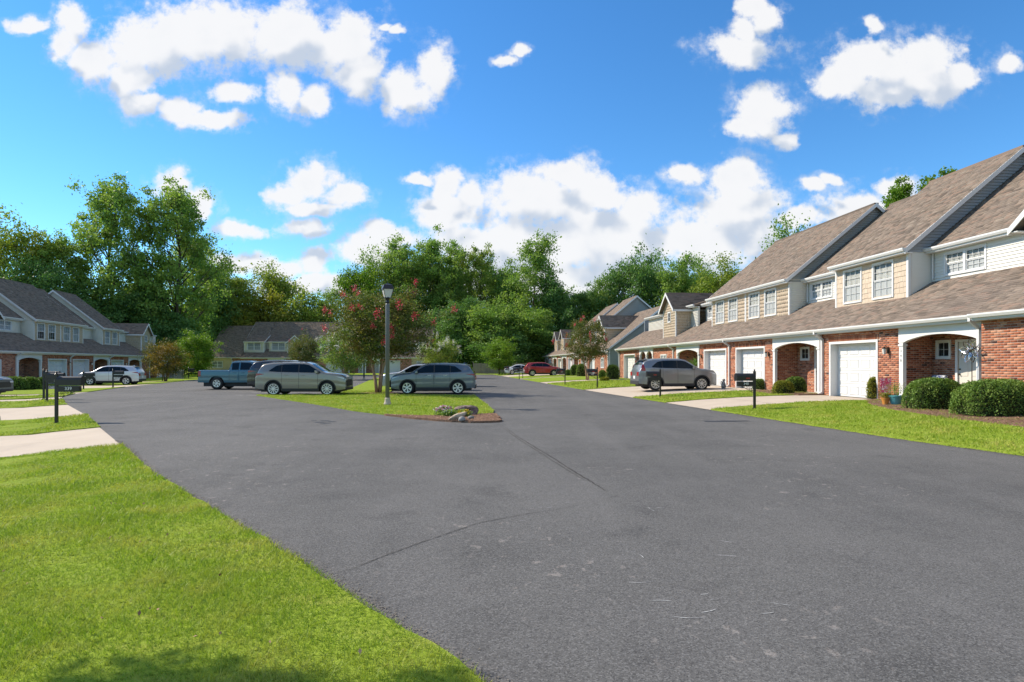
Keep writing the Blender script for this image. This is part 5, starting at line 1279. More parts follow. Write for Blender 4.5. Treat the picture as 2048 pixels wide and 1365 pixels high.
    def top_patch(s, nm, x0, x1, f0, f1, m, nx=10, ny=10):
        mb = MB(); g = []
        for i, x in enumerate(np.linspace(x0, x1, nx)):
            y1, z1 = s.section(x)[18]; cr = s.sp.get('crown', .035); f = f0 + (f1 - f0) * i / (nx - 1)
            g.append([(x, y1 * f * t, s.zt(x) + cr * (1 - (f * t) ** 2) + .012) for t in np.linspace(-1, 1, ny)])
        for i in range(nx - 1):
            for j in range(ny - 1): mb.quad(g[i][j], g[i + 1][j], g[i + 1][j + 1], g[i][j + 1])
        me = mb.mesh(nm, fix=False); bm = bmesh.new(); bm.from_mesh(me); bmesh.ops.remove_doubles(bm, verts=bm.verts, dist=.0005); bmesh.ops.recalc_face_normals(bm, faces=bm.faces)
        if sum(f.normal.z for f in bm.faces) < 0: bmesh.ops.reverse_faces(bm, faces=bm.faces)
        bm.to_mesh(me); bm.free(); link(nm, me, m, s.root, smooth=True)
    def cladding(s):
        for sg in (-1, 1):
            for a in s.ax:
                mb = MB(); t0, t1 = math.radians(-8), math.radians(188); prev = None
                for t in np.linspace(t0, t1, 26):
                    q = []
                    for r in (s.ra - .012, s.ra + .055):
                        x, z = a + r * math.cos(t), s.wr + r * math.sin(t); z = max(z, s.low - .02); q.append((x, sg * (s.w(x, z) + .012), z))
                    q.append((q[0][0], sg * (s.w(q[0][0], q[0][2]) - .16), q[0][2]))
                    if prev: mb.quad(prev[0], q[0], q[1], prev[1]); mb.quad(prev[0], q[0], q[2], prev[2])
                    prev = q
                mb.build('wheel_arch', s.sp.get('cladm', 'plastic_dark'), s.root)
            mb = MB(); x0, x1 = min(s.ax) + s.ra + .04, max(s.ax) - s.ra - .04; prev = None
            for x in np.linspace(x0, x1, 12):
                q = [(x, sg * (s.w(x, z) + .012), z) for z in (s.low - .03, s.low + .07, s.low + .11)]; q.append((x, sg * (s.w(x, s.low) - .2), s.low - .03))
                if prev:
                    for j in range(2): mb.quad(prev[j], q[j], q[j + 1], prev[j + 1])
                    mb.quad(prev[0], q[0], q[3], prev[3])
                prev = q
            mb.build('sill', s.sp.get('cladm', 'plastic_dark'), s.root)

def suv(paint_, L, W, Hh, **kw):
    """profile of a crossover, scaled from a 4.9 m / 1.7 m one"""
    k, v = L / 4.9, Hh / 1.70
    T = [(-2.45, .90), (-2.42, 1.02), (-2.36, 1.12), (-2.22, 1.34), (-2.08, 1.56), (-1.93, 1.61), (-1.5, 1.665), (-.6, 1.70), (.2, 1.68), (.55, 1.61), (1.25, 1.21), (1.38, 1.17), (1.85, 1.13), (2.25, 1.065), (2.40, .99), (2.45, .88)]
    B = [(-2.45, 1.22), (-2.0, 1.22), (-1.2, 1.17), (1.2, 1.12), (2.0, 1.02), (2.45, .9)]
    sc_ = lambda t: [(x * k, z * v) for x, z in t]
    d = dict(paint=paint_, L=L, W=W, top=sc_(T), belt=sc_(B), axles=[-1.43 * k, 1.47 * k], rnd=.10, wr=.365, arch=.425, rimr=.255, low=.27,
             lowtab=sc_([(-2.45, .36), (-1.95, .32), (-1.8, .28), (1.8, .27), (2.0, .27), (2.45, .33)]),
             doors=[-.98 * k, -.05 * k, .98 * k], handles=[-.72 * k, .2 * k], mirror=(.98 * k, 1.15 * v), antenna=-1.72 * k, spoiler=-1.93 * k)
    lo = sc_([(-2.2, 1.28), (-1.2, 1.215), (1.3, 1.165)]); hi = sc_([(-1.66, 1.27), (-1.28, 1.52), (-.9, 1.575), (-.4, 1.59), (.2, 1.585), (.45, 1.55), (1.12, 1.19)])
    d['glass'] = [('window_surround', -1.66 * k, 1.13 * k, [(x, z - .012) for x, z in lo], [(x, z + .012) for x, z in hi], 'plastic_dark'), ('side_window', -1.62 * k, -1.02 * k, lo, hi, 'car_glass'), ('side_window', -.97 * k, -.10 * k, lo, hi, 'car_glass'), ('side_window', -.03 * k, 1.10 * k, lo, hi, 'car_glass')]
    d['topglass'] = [('windshield', .62 * k, 1.22 * k, .93, .93, 'car_glass'), ('rear_window', -2.23 * k, -2.07 * k, .84, .8, 'car_glass')]
    d['lamps'] = [('tail_lamp', -2.40 * k, -1.93 * k, sc_([(-2.45, 1.0), (-1.93, 1.09)]), sc_([(-2.45, 1.12), (-2.2, 1.13), (-1.93, 1.10)]), 'tail_red'), ('headlight', 1.95 * k, 2.38 * k, sc_([(1.95, .97), (2.45, .82)]), sc_([(1.95, .98), (2.38, .91)]), 'head_lamp')]
    d.update(kw); return d
def heading(x, y): return math.atan2(y, x)
def put(spec, label, px, py, dirv, side, cat='car', group='parked cars', name='parked_car', shift=0.0):
    """px,py: pixel where the middle of the near flank meets the ground"""
    p = G(px, py); d = Vector((dirv[0], dirv[1], 0)).normalized(); n = Vector((-d.y, d.x, 0))
    if n.y < 0: n = -n
    c = p + n * spec['W'] / 2
    z = H(c.x, c.y)
    if spec.get('on_drive'): z = H(c.x, c.y) + .008
    return Car(spec, label, (c.x, c.y, z), heading(d.x, d.y), cat, name, group)
hi_ = suv('paint_taupe', 4.72, 1.93, 1.76, spokes=10, rimr=.265, rails=(-1.75, .45), railm='paint_taupe', cladm='plastic_dark')
put(hi_, 'taupe grey SUV with roof rails, nosed right onto the island before the pickup', 599, 792, (1, .02), 0, 'SUV')
xt = suv('paint_steel', 4.62, 1.90, 1.71, spokes=6, rimr=.26, steer=-.25, handle_mat='chrome', cladm='plastic_dark')
put(xt, 'steel blue SUV parked nose left beside the tall lamp post on the island', 866, 789.3, (-1, -.03), 0, 'SUV')
sv_ = suv('paint_silver', 4.7, 1.86, 1.66, spokes=5, rails=(-1.5, .3), railm='plastic_dark')
put(sv_, 'silver SUV mostly hidden behind the steel blue SUV', 838, 782, (-1, -.03), 0, 'SUV')
bk_ = suv('paint_black', 4.8, 1.9, 1.72, rails=(-1.5, .3), railm='plastic_dark')
put(bk_, 'black SUV showing only its roof rack above the steel blue SUV', 884, 774, (-1, -.03), 0, 'SUV')
bs_ = suv('paint_black', 5.1, 1.98, 1.90)
put(bs_, 'black tall SUV showing only its roof behind the taupe SUV', 575, 782, (1, .02), 0, 'SUV')
cr = suv('paint_grey', 4.38, 1.86, 1.73, spokes=9, rimr=.25, sp_dark=True)
cr['lamps'][0] = ('tail_lamp', -2.06, -1.84, [(-2.1, 1.06), (-1.8, 1.06)], [(-2.1, 1.16), (-1.99, 1.43), (-1.93, 1.43), (-1.85, 1.14)], 'tail_red')
pc_ = G(1345, 785)
Car(cr, 'grey SUV parked on the right driveway facing the white garage doors', (9.0, 33.6, H(9.0, 33.6) + .01), heading(NRx, NRy), 'SUV', 'parked_car', 'parked cars')
es = suv('paint_red', 4.52, 1.84, 1.68, spokes=5, rimr=.24)
p_ = G(1085, 752.6); Car(es, 'bright red SUV parked on the right side far down the street', (p_.x, p_.y + .9, H(p_.x, p_.y + .9) + .008), heading(NRx, NRy), 'SUV', 'parked_car', 'parked cars')
def sedan(paint_, L=4.8, W=1.82, Hh=1.45, **kw):
    k, v = L / 4.8, Hh / 1.45
    T = [(-2.4, .72), (-2.36, .92), (-2.2, 1.0), (-1.75, 1.04), (-1.55, 1.08), (-.85, 1.40), (-.3, 1.45), (.15, 1.42), (.45, 1.34), (1.1, 1.0), (1.25, .95), (1.9, .86), (2.25, .76), (2.4, .62)]
    B = [(-2.4, .92), (-1.2, .93), (1.2, .89), (2.4, .7)]; sc_ = lambda t: [(x * k, z * v) for x, z in t]
    d = dict(paint=paint_, L=L, W=W, top=sc_(T), belt=sc_(B), axles=[-1.35 * k, 1.42 * k], wr=.325, arch=.37, rimr=.225, low=.2, clad=False, tumble=.42, doors=[-.9 * k, .0, .95 * k], handles=[-.6 * k, .3 * k], mirror=(.9 * k, .95 * v), lowtab=[(-2.4, .3), (-1.9, .24), (1.9, .2), (2.4, .26)], tailz=(.7, .86))
    lo = sc_([(-1.6, 1.0), (1.2, .94)]); hi = sc_([(-1.5, 1.02), (-.85, 1.32), (-.2, 1.36), (.4, 1.27), (1.0, .97)])
    d['glass'] = [('side_window', -1.45 * k, -.08 * k, lo, hi, 'car_glass'), ('side_window', -.02 * k, .95 * k, lo, hi, 'car_glass')]
    d['topglass'] = [('windshield', .48 * k, 1.06 * k, .93, .93, 'car_glass'), ('rear_window', -1.5 * k, -.9 * k, .88, .85, 'car_glass')]
    d.update(kw); return d
p_ = G(1042, 749.5); Car(sedan('paint_white'), 'white sedan parked just beyond the bright red SUV', (p_.x, p_.y + .9, H(p_.x, p_.y + .9) + .008), heading(NRx, NRy), 'sedan', 'parked_car', 'parked cars')
p_ = G(1012, 747); Car(sedan('paint_slate'), 'small dark car by the fence at the far end of the street', (p_.x + 1, p_.y + 4, .05), heading(1, .05), 'sedan', 'parked_car', 'parked cars')
wl = suv('paint_silver', 4.6, 1.86, 1.66, spokes=5, rimr=.24)
p_ = G(221, 771); Car(wl, 'pale silver SUV parked nose left on the left driveway before the garages', (p_.x - .2, p_.y + .6, H(p_.x, p_.y + .6) + .01), heading(NLx, NLy), 'SUV', 'parked_car', 'parked cars')
Car(suv('paint_slate', 4.7, 1.86, 1.68), 'dark grey SUV nosing in at the left frame edge', (-30.1, 32.4, H(-30, 32.4) + .01), heading(-NLx, -NLy), 'SUV', 'parked_car', 'parked cars')
# pickup with open bed and extended cab
T = [(-2.92, .78), (-2.90, 1.20), (-2.88, 1.26), (-.92, 1.26), (-.90, 1.30), (-.86, 1.72), (-.80, 1.80), (-.6, 1.86), (.3, 1.86), (.6, 1.80), (1.15, 1.32), (1.25, 1.25), (1.9, 1.22), (2.6, 1.15), (2.82, 1.05), (2.92, .85)]
pk = dict(paint='paint_teal', L=5.84, W=2.02, top=T, sm=1, belt=[(-2.92, 1.24), (1.2, 1.22), (2.92, 1.02)], axles=[-1.72, 1.93], wr=.40, arch=.49, rimr=.235, low=.46, tumble=.30, rnd=.07, nose=.9, tail=.97, clad=False, spokes=6, tw=.26,
          bed=(-2.86, -.93, .78), doors=[-.9, -.28, .92], handles=[-.55, .0], mirror=(.85, 1.28), bump='chrome', tailz=(.88, 1.2),
          glass=[('side_window', -.74, -.30, [(-1, 1.29), (1, 1.29)], [(-.74, 1.73), (0, 1.77)], 'car_glass'), ('side_window', -.20, .98, [(-1, 1.29), (1, 1.29)], [(-.2, 1.77), (.45, 1.73), (.95, 1.32)], 'car_glass')],
          topglass=[('windshield', .66, 1.12, .93, .93, 'car_glass')], lamps=[('tail_lamp', -2.90, -2.74, [(-3, .86), (-2, .86)], [(-3, 1.22), (-2, 1.22)], 'tail_red'), ('headlight', 2.55, 2.85, [(2, .9), (3, .85)], [(2, 1.06), (3, .95)], 'head_lamp')])
pp_ = G(395, 779.5)
Car(pk, 'teal blue pickup truck with extended cab and red tail lamps, behind the taupe SUV', (pp_.x + 2.95, pp_.y + 1.0, 0.0), heading(1, .03), 'pickup truck', 'pickup_truck')
# ------------------------------------------------------------------ trees and shrubs
def leaf_np(C, size, g, up=.35, asp=1.0):
    """folded leaf quads centred at C (k,3)"""
    k = len(C); d = g.normal(size=(k, 3)); d /= np.linalg.norm(d, axis=1)[:, None]
    n = g.normal(size=(k, 3)); n[:, 2] = np.abs(n[:, 2]) + up; n -= (n * d).sum(1)[:, None] * d; n /= np.linalg.norm(n, axis=1)[:, None]
    b = np.cross(n, d); s = (size * g.uniform(.6, 1.35, k))[:, None]
    V = np.stack([C - d * s * .5, C + b * s * .33 * asp + n * s * .06, C + d * s * .5, C - b * s * .33 * asp + n * s * .06], 1)
    return V.reshape(-1, 3), np.arange(4 * k).reshape(-1, 4)
PROF = {'round': lambda t: math.sqrt(max(0, 1 - (2 * t - 1) ** 2)) * .95 + .05, 'tall': lambda t: (math.sin(math.pi * min(1, t * .92 + .06)) ** .65), 'cone': lambda t: (1 - t) ** .7 * .95 + .08, 'vase': lambda t: .25 + .78 * math.sin(math.pi * (.12 + .70 * t)) ** 1.0,
        'mound': lambda t: math.cos(t * math.pi / 2) ** .6}
tree_cache = {}
def tree_meshes(key, seed, Ht, Rr, z0, shape, limbs, clumps, per, leaf, tr, multi=1, csig=.13, lsig=.085, lean=0, spread=.6):
    if key in tree_cache: return tree_cache[key]
    g = np.random.default_rng(seed); pr = PROF[shape]
    trunk = MB(); C = []
    stems = []
    for m in range(multi):
        a = 2 * math.pi * m / multi + g.uniform(0, 1); f = 0 if multi == 1 else 1
        topz = z0 + (Ht - z0) * (.72 if shape != 'round' else .55)
        pts = []
        for i in range(7):
            t = i / 6; z = topz * t; o = f * (.10 + .55 * t ** 1.4 * Rr * .55) 
            pts.append((o * math.cos(a) + g.normal() * .012 * Ht * t + lean * t * t, o * math.sin(a) + g.normal() * .012 * Ht * t, z))
        trunk.tube(pts, [tr * (1 - .78 * i / 6) for i in range(7)], 8); stems.append(pts)
    for i in range(limbs):
        t = ((i + .5) / limbs) * .94 + .03; az = i * 2.39996 + g.uniform(-.5, .5); rr = pr(t) * Rr * g.uniform(.38, .92)
        if shape == 'round': rr = pr(t) * Rr * g.uniform(.45, .9)
        z = z0 + (Ht - z0) * t; st = stems[i % multi]
        if multi > 1: st = min(stems, key=lambda q: abs(((math.atan2(q[-1][1], q[-1][0]) - az + math.pi) % (2 * math.pi)) - math.pi))
        e = np.array([rr * math.cos(az) + lean * t, rr * math.sin(az), z])
        zz = max(z0 * .55, z - rr * spread - .08 * Ht); 
        j = min(5.99, 6 * zz / st[-1][2]); j0 = int(j); b = np.array(st[j0]) * (1 - (j - j0)) + np.array(st[min(6, j0 + 1)]) * (j - j0)
        mid = (b + e) / 2 + np.array([0, 0, -.03 * Ht * g.uniform(0, 1)]); r0 = tr * .42 * (1 - .6 * t)
        trunk.tube([tuple(b), tuple(mid), tuple(e)], [r0, r0 * .6, r0 * .22], 5)
        for c in range(clumps):
            k = g.uniform(.55, 1.05); cc = b + (e - b) * k + g.normal(size=3) * np.array([csig, csig, csig * .8]) * Rr * (.6 + .6 * k)
            n = int(per * g.uniform(.5, 1.5)); sg = lsig * Rr * g.uniform(.7, 1.35)
            C.append(cc + g.normal(size=(n, 3)) * np.array([sg, sg, sg * .72]))
            if c % 2 == 0: trunk.tube([tuple(mid + (e - mid) * .3), tuple(cc)], [r0 * .25, r0 * .08], 4, False)
    C = np.concatenate(C); C[:, 2] = np.maximum(C[:, 2], .15); v, q = leaf_np(C, leaf, g)
    me = np_mesh('crown', v, q); tm = trunk.mesh('trunk')
    for p in tm.polygons: p.use_smooth = True
    tree_cache[key] = (tm, me, C); return tree_cache[key]
def tree(meshes, label, loc, m, sc_=(1, 1, 1), rz=0, bark='bark', group=None, name='tree', cat='tree'):
    t = thing(name, label, cat, loc, rz, group); t.scale = sc_
    tm, cm, _ = meshes
    a = bpy.data.objects.new('trunk', tm); col.objects.link(a); a.parent = t
    b = bpy.data.objects.new('crown', cm); col.objects.link(b); b.parent = t
    for o, mm in ((a, bark), (b, m)):
        if not o.data.materials: o.data.materials.append(MATS[mm])
        o.material_slots[0].link = 'OBJECT'; o.material_slots[0].material = MATS[mm]
    return t
A1 = lambda: tree_meshes('tallA', 11, 28, 7.2, 5.0, 'tall', 34, 8, 88, .40, .42, csig=.12, lsig=.085)
A2 = lambda: tree_meshes('tallB', 12, 25, 6.6, 4.0, 'tall', 30, 8, 88, .39, .38, csig=.13, lsig=.08)
A3 = lambda: tree_meshes('roundA', 13, 20, 7.5, 3.5, 'round', 32, 8, 88, .39, .36, csig=.12, lsig=.095)
A4 = lambda: tree_meshes('roundB', 14, 18, 6.5, 2.5, 'round', 30, 8, 84, .37, .30, csig=.13, lsig=.09)
A5 = lambda: tree_meshes('open', 15, 26, 6.5, 6.5, 'tall', 24, 7, 84, .39, .34, csig=.10, lsig=.075)
A6 = lambda: tree_meshes('low', 16, 9, 5.5, .5, 'round', 26, 7, 95, .34, .2, csig=.14, lsig=.10)
A7 = lambda: tree_meshes('big', 17, 30, 9.5, 7.0, 'tall', 46, 8, 92, .40, .5, csig=.09, lsig=.065, lean=0)
A8 = lambda: tree_meshes('behind', 18, 24, 3.2, 14, 'round', 26, 8, 70, .34, .25, csig=.16, lsig=.12)
KINDS = {'A8': (A8, 24, 3.2), 'A1': (A1, 28, 7.2), 'A2': (A2, 25, 6.6), 'A3': (A3, 20, 7.5), 'A4': (A4, 18, 6.5), 'A5': (A5, 26, 6.5), 'A6': (A6, 9, 5.5), 'A7': (A7, 30, 9.5)}
def back_tree(kind, px, top, hw, dist, m, label, group, base=0.0, rz=None):
    """px: pixel column of the trunk, top: pixel row of the tip, hw: half width in pixels, dist: metres away"""
    f, h0, r0 = KINDS[kind]; X_ = (px - 1024) / F_PX * dist; Ht = (HOR - top) / F_PX * dist + CAM_H - base; Rr = hw / F_PX * dist
    return tree(f(), label, (X_, dist, base), m, (Rr / r0, Rr / r0, Ht / h0), rz if rz is not None else (px * 1.7) % 6.28, group=group, name='tree')
gL, gC, gR = 'woodland trees behind the left row', 'woodland trees behind the far row', 'woodland trees behind the right row'
back_tree('A7', 225, 358, 112, 97, 'leaf_mid', 'tallest broad poplar rising behind the left row', gL)
back_tree('A7', 352, 366, 108, 99, 'leaf_mid', 'tall poplar with a bare lower trunk right of the tallest poplar', gL, rz=2.2)
back_tree('A3', 30, 432, 95, 88, 'leaf_light', 'leafy tree at the far left edge behind the left row', gL)
back_tree('A1', 120, 470, 70, 92, 'leaf_mid', 'slender tree left of the tallest poplar', gL)
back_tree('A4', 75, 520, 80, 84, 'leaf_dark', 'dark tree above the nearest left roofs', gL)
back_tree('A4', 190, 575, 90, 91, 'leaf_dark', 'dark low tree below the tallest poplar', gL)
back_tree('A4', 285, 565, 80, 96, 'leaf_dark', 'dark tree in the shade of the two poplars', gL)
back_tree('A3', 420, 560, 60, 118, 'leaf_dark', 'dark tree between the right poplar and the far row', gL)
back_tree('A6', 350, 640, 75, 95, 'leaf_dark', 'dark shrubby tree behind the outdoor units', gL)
back_tree('A6', 425, 640, 50, 126, 'leaf_mid', 'shrubby tree at the left end of the far row', gL)
back_tree('A6', 300, 660, 70, 93, 'leaf_dark', 'dark shrubby tree behind the golden tree', gL)
back_tree('A2', 470, 548, 60, 123, 'leaf_light', 'yellowish tree above the left end of the far row', gC)
back_tree('A3', 550, 530, 72, 132, 'leaf_light', 'rounded pale tree above the middle of the far row', gC)
back_tree('A6', 520, 590, 85, 126, 'leaf_yellow', 'low yellow green tree right behind the far roofs', gC)
back_tree('A6', 610, 600, 70, 126, 'leaf_light', 'low pale tree right behind the far roofs', gC)
back_tree('A4', 650, 580, 52, 130, 'leaf_mid', 'small rounded tree left of the tall middle group', gC)
back_tree('A3', 715, 518, 55, 134, 'leaf_bright', 'bright green tree on the left of the tall middle group', gC)
back_tree('A1', 800, 478, 62, 136, 'leaf_mid', 'tall tree behind the red flowering tree, left of two', gC)
back_tree('A2', 858, 470, 58, 138, 'leaf_mid', 'tall tree behind the lamp head, right of two', gC, rz=1)
back_tree('A5', 912, 480, 50, 134, 'leaf_mid', 'slim airy tree in the tall middle group', gC)
back_tree('A5', 962, 487, 50, 132, 'leaf_light', 'slim pale tree beside the open crowned tree', gC, rz=4)
back_tree('A1', 1072, 472, 66, 124, 'leaf_mid', 'open crowned tree standing alone above the fence, limbs showing', gC, rz=.8)
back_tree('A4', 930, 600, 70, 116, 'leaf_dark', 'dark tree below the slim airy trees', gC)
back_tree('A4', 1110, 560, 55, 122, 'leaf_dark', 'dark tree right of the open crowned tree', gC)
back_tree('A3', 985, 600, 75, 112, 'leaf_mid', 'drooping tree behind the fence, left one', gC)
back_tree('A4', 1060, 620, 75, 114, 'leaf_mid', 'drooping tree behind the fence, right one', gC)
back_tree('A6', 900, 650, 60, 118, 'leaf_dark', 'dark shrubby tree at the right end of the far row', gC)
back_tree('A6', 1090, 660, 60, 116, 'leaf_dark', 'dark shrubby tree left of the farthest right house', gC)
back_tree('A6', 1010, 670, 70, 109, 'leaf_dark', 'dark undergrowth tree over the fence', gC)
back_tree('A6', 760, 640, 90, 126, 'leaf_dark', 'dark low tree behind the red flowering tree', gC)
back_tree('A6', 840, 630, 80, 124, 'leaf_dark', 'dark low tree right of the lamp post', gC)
back_tree('A2', 1160, 580, 50, 126, 'leaf_dark', 'narrow tree above the farthest right roofs', gC)
back_tree('A3', 1265, 500, 72, 122, 'leaf_dark', 'rounded dark tree above the second right building', gR)
back_tree('A4', 1355, 515, 60, 116, 'leaf_mid', 'tree between the rounded dark tree and the yellowish tree', gR)
back_tree('A3', 1445, 520, 75, 108, 'leaf_light', 'yellowish tree beside the high right roofs', gR)
back_tree('A4', 1210, 560, 50, 124, 'leaf_mid', 'smaller tree left of the rounded dark tree', gR)
back_tree('A3', 1585, 447, 82, 84, 'leaf_mid', 'tree top showing above the roof of the middle right house', gR)
back_tree('A8', 1803, 356, 36, 72, 'leaf_bright', 'small bright tree top above the right roofs', gR)
back_tree('A8', 1885, 340, 50, 70, 'leaf_bright', 'bright tree top beside the highest right roof', gR)
back_tree('A1', 385, 470, 70, 122, 'leaf_mid', 'tall tree hidden behind the poplar with a bare lower trunk', gL)
back_tree('A2', 442, 520, 58, 131, 'leaf_mid', 'tree showing between the poplars and the yellowish tree', gL)
back_tree('A3', 765, 505, 62, 142, 'leaf_mid', 'full tree behind the bright green tree, left of the lamp head', gC)
back_tree('A3', 835, 498, 66, 146, 'leaf_dark', 'full dark tree directly behind the lamp head', gC, rz=2)
back_tree('A3', 905, 505, 66, 144, 'leaf_mid', 'full tree behind the slim airy tree', gC, rz=3)
back_tree('A3', 985, 515, 66, 143, 'leaf_dark', 'full dark tree behind the slim pale tree', gC, rz=5)
back_tree('A4', 1025, 540, 55, 130, 'leaf_mid', 'bushy tree left of the open crowned tree', gC)
back_tree('A4', 1125, 570, 55, 132, 'leaf_mid', 'bushy tree right behind the open crowned tree', gC, rz=2)
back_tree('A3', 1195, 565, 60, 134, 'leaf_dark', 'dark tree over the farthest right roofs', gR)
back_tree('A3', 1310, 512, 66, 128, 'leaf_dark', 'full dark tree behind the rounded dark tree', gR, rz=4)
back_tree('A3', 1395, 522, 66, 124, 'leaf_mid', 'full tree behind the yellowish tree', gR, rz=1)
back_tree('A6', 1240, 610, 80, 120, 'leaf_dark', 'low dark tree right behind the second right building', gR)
# far wood that reads as one mass
C = np.concatenate([np.stack([rng.uniform(-150, 110, 26000), rng.uniform(146, 160, 26000), rng.uniform(0, 1, 26000) ** .8 * 15], 1)])
C[:, 2] *= (.62 + .38 * np.sin(C[:, 0] * .35) * np.cos(C[:, 0] * .13 + 1))
v, q = leaf_np(C, .9, rng); tag(link('far_wood', np_mesh('far_wood', v, q), 'leaf_dark', None, 'stuff'), 'dark wood closing the view behind the trees', 'wood')

# small ornamental trees
MY = lambda: tree_meshes('myrtle', 31, 6.6, 3.2, 2.75, 'round', 46, 10, 72, .115, .085, multi=5, csig=.12, lsig=.08, spread=.35)
MY2 = lambda: tree_meshes('myrtle_small', 32, 4.6, 2.3, 1.3, 'round', 26, 9, 60, .12, .07, multi=4, csig=.15, lsig=.10, spread=.3)
MY3 = lambda: tree_meshes('myrtle_right', 33, 5.6, 2.5, 2.0, 'round', 26, 9, 62, .12, .09, multi=3, csig=.15, lsig=.09, spread=.3)
def blossom_mesh(name, m, seed, n=70, s=.055, r=(.13, .13, .22)):
    g = np.random.default_rng(seed); c = g.normal(size=(n, 3)) * np.array(r) * .5; v, q = leaf_np(c, s, g, asp=1.5); me = np_mesh(name, v, q); me.materials.append(MATS[m]); return me
def flowering(meshes, label, loc, m, bark, petal, n, sc_=(1, 1, 1), rz=0, group='crape myrtles', top=.5, psc=1.0, seed=3):
    t = tree(meshes, label, loc, m, sc_, rz, bark, group, 'crape_myrtle')
    crown = [c for c in t.children if c.name.startswith('crown')][0]; C = meshes[2]; g = np.random.default_rng(seed)
    mes = [blossom_mesh('blossom', petal, seed + i) for i in range(3)]
    ctr = np.array([0, 0, C[:, 2].mean()]); dd = (C - ctr) / np.array([C[:, 0].std(), C[:, 1].std(), C[:, 2].std()]); out = np.linalg.norm(dd, axis=1)
    idx = np.where((out > np.quantile(out, .90)) & (C[:, 2] > np.quantile(C[:, 2], top)))[0]; g.shuffle(idx); chosen = []
    for i in idx:
        if all(np.linalg.norm(C[i] - C[j]) > .42 for j in chosen): chosen.append(i)
        if len(chosen) >= n: break
    for j, i in enumerate(chosen):
        o = bpy.data.objects.new('blossom', mes[j % 3]); col.objects.link(o); o.parent = crown; p = C[i] * 1.02; o.location = (p[0], p[1], p[2] + .05); k = g.uniform(.6, 1.3) * psc; o.scale = (k, k, k); o.rotation_euler = (g.uniform(-.5, .5), g.uniform(-.5, .5), g.uniform(0, 6))
    return t
flowering(MY(), 'large red flowering tree on the island behind the lamp post', (cmy.x, cmy.y, .05), 'leaf_myrtle', 'bark_myrtle', 'petal_red', 26, (1.03, 1.03, .85), top=.1, psc=1.15)
p_ = G(690, 760); flowering(MY2(), 'white flowering tree in front of the taupe SUV nose', (p_.x, p_.y, 0), 'leaf_mid', 'bark_myrtle', 'petal_white', 30, (1.25, 1.25, 1.05), 1.2, psc=1.3)
p_ = G(877, 757); flowering(MY2(), 'white flowering tree above the steel blue SUV', (p_.x, p_.y, 0), 'leaf_light', 'bark_myrtle', 'petal_white', 34, (1.1, 1.1, 1.0), 2.6, psc=1.4, seed=9)
p_ = G(608, 756); flowering(MY2(), 'small reddish leaved tree above the taupe SUV roof', (p_.x, p_.y, 0), 'leaf_myrtle', 'bark_myrtle', 'petal_red', 6, (.95, .95, 1.1), 4, psc=.7, seed=12)
p_ = G(1175, 760.5); flowering(MY3(), 'small red flowering tree on the right lawn beside the round shrubs', (p_.x, p_.y, H(p_.x, p_.y)), 'leaf_myrtle', 'bark_myrtle', 'petal_red', 18, (.86, .86, .98), .4, seed=5, top=.35)
SM = lambda: tree_meshes('maple', 35, 6.0, 2.7, 1.2, 'round', 24, 9, 60, .17, .10, csig=.15, lsig=.10, spread=.3)
p_ = G(396, 757); tree(SM(), 'bright green round tree left of the pickup', (p_.x, p_.y, 0), 'leaf_bright', (1.0, 1.0, .92), .5)
p_ = G(998, 751); tree(SM(), 'bright green round tree in front of the fence', (p_.x, p_.y + 2, 0), 'leaf_bright', (1.12, 1.12, .9), 2.5)
p_ = G(308, 765); tree(tree_meshes('gold', 36, 5.0, 2.6, 1.2, 'round', 22, 9, 60, .14, .09, multi=3, csig=.15, lsig=.10, spread=.3), 'golden leaved tree before the end of the left row', (p_.x, p_.y + 2, -.1), 'leaf_gold', (.86, .86, .80), 1)
# tree out of the frame whose shadow falls on the foreground lawn
tree(tree_meshes('young', 37, 6.3, .95, 4.9, 'round', 16, 7, 60, .12, .08, csig=.15, lsig=.10, spread=.3), 'young tree left of the frame that shades the foreground lawn', (-7.3, 4.62, -.05), 'leaf_mid')

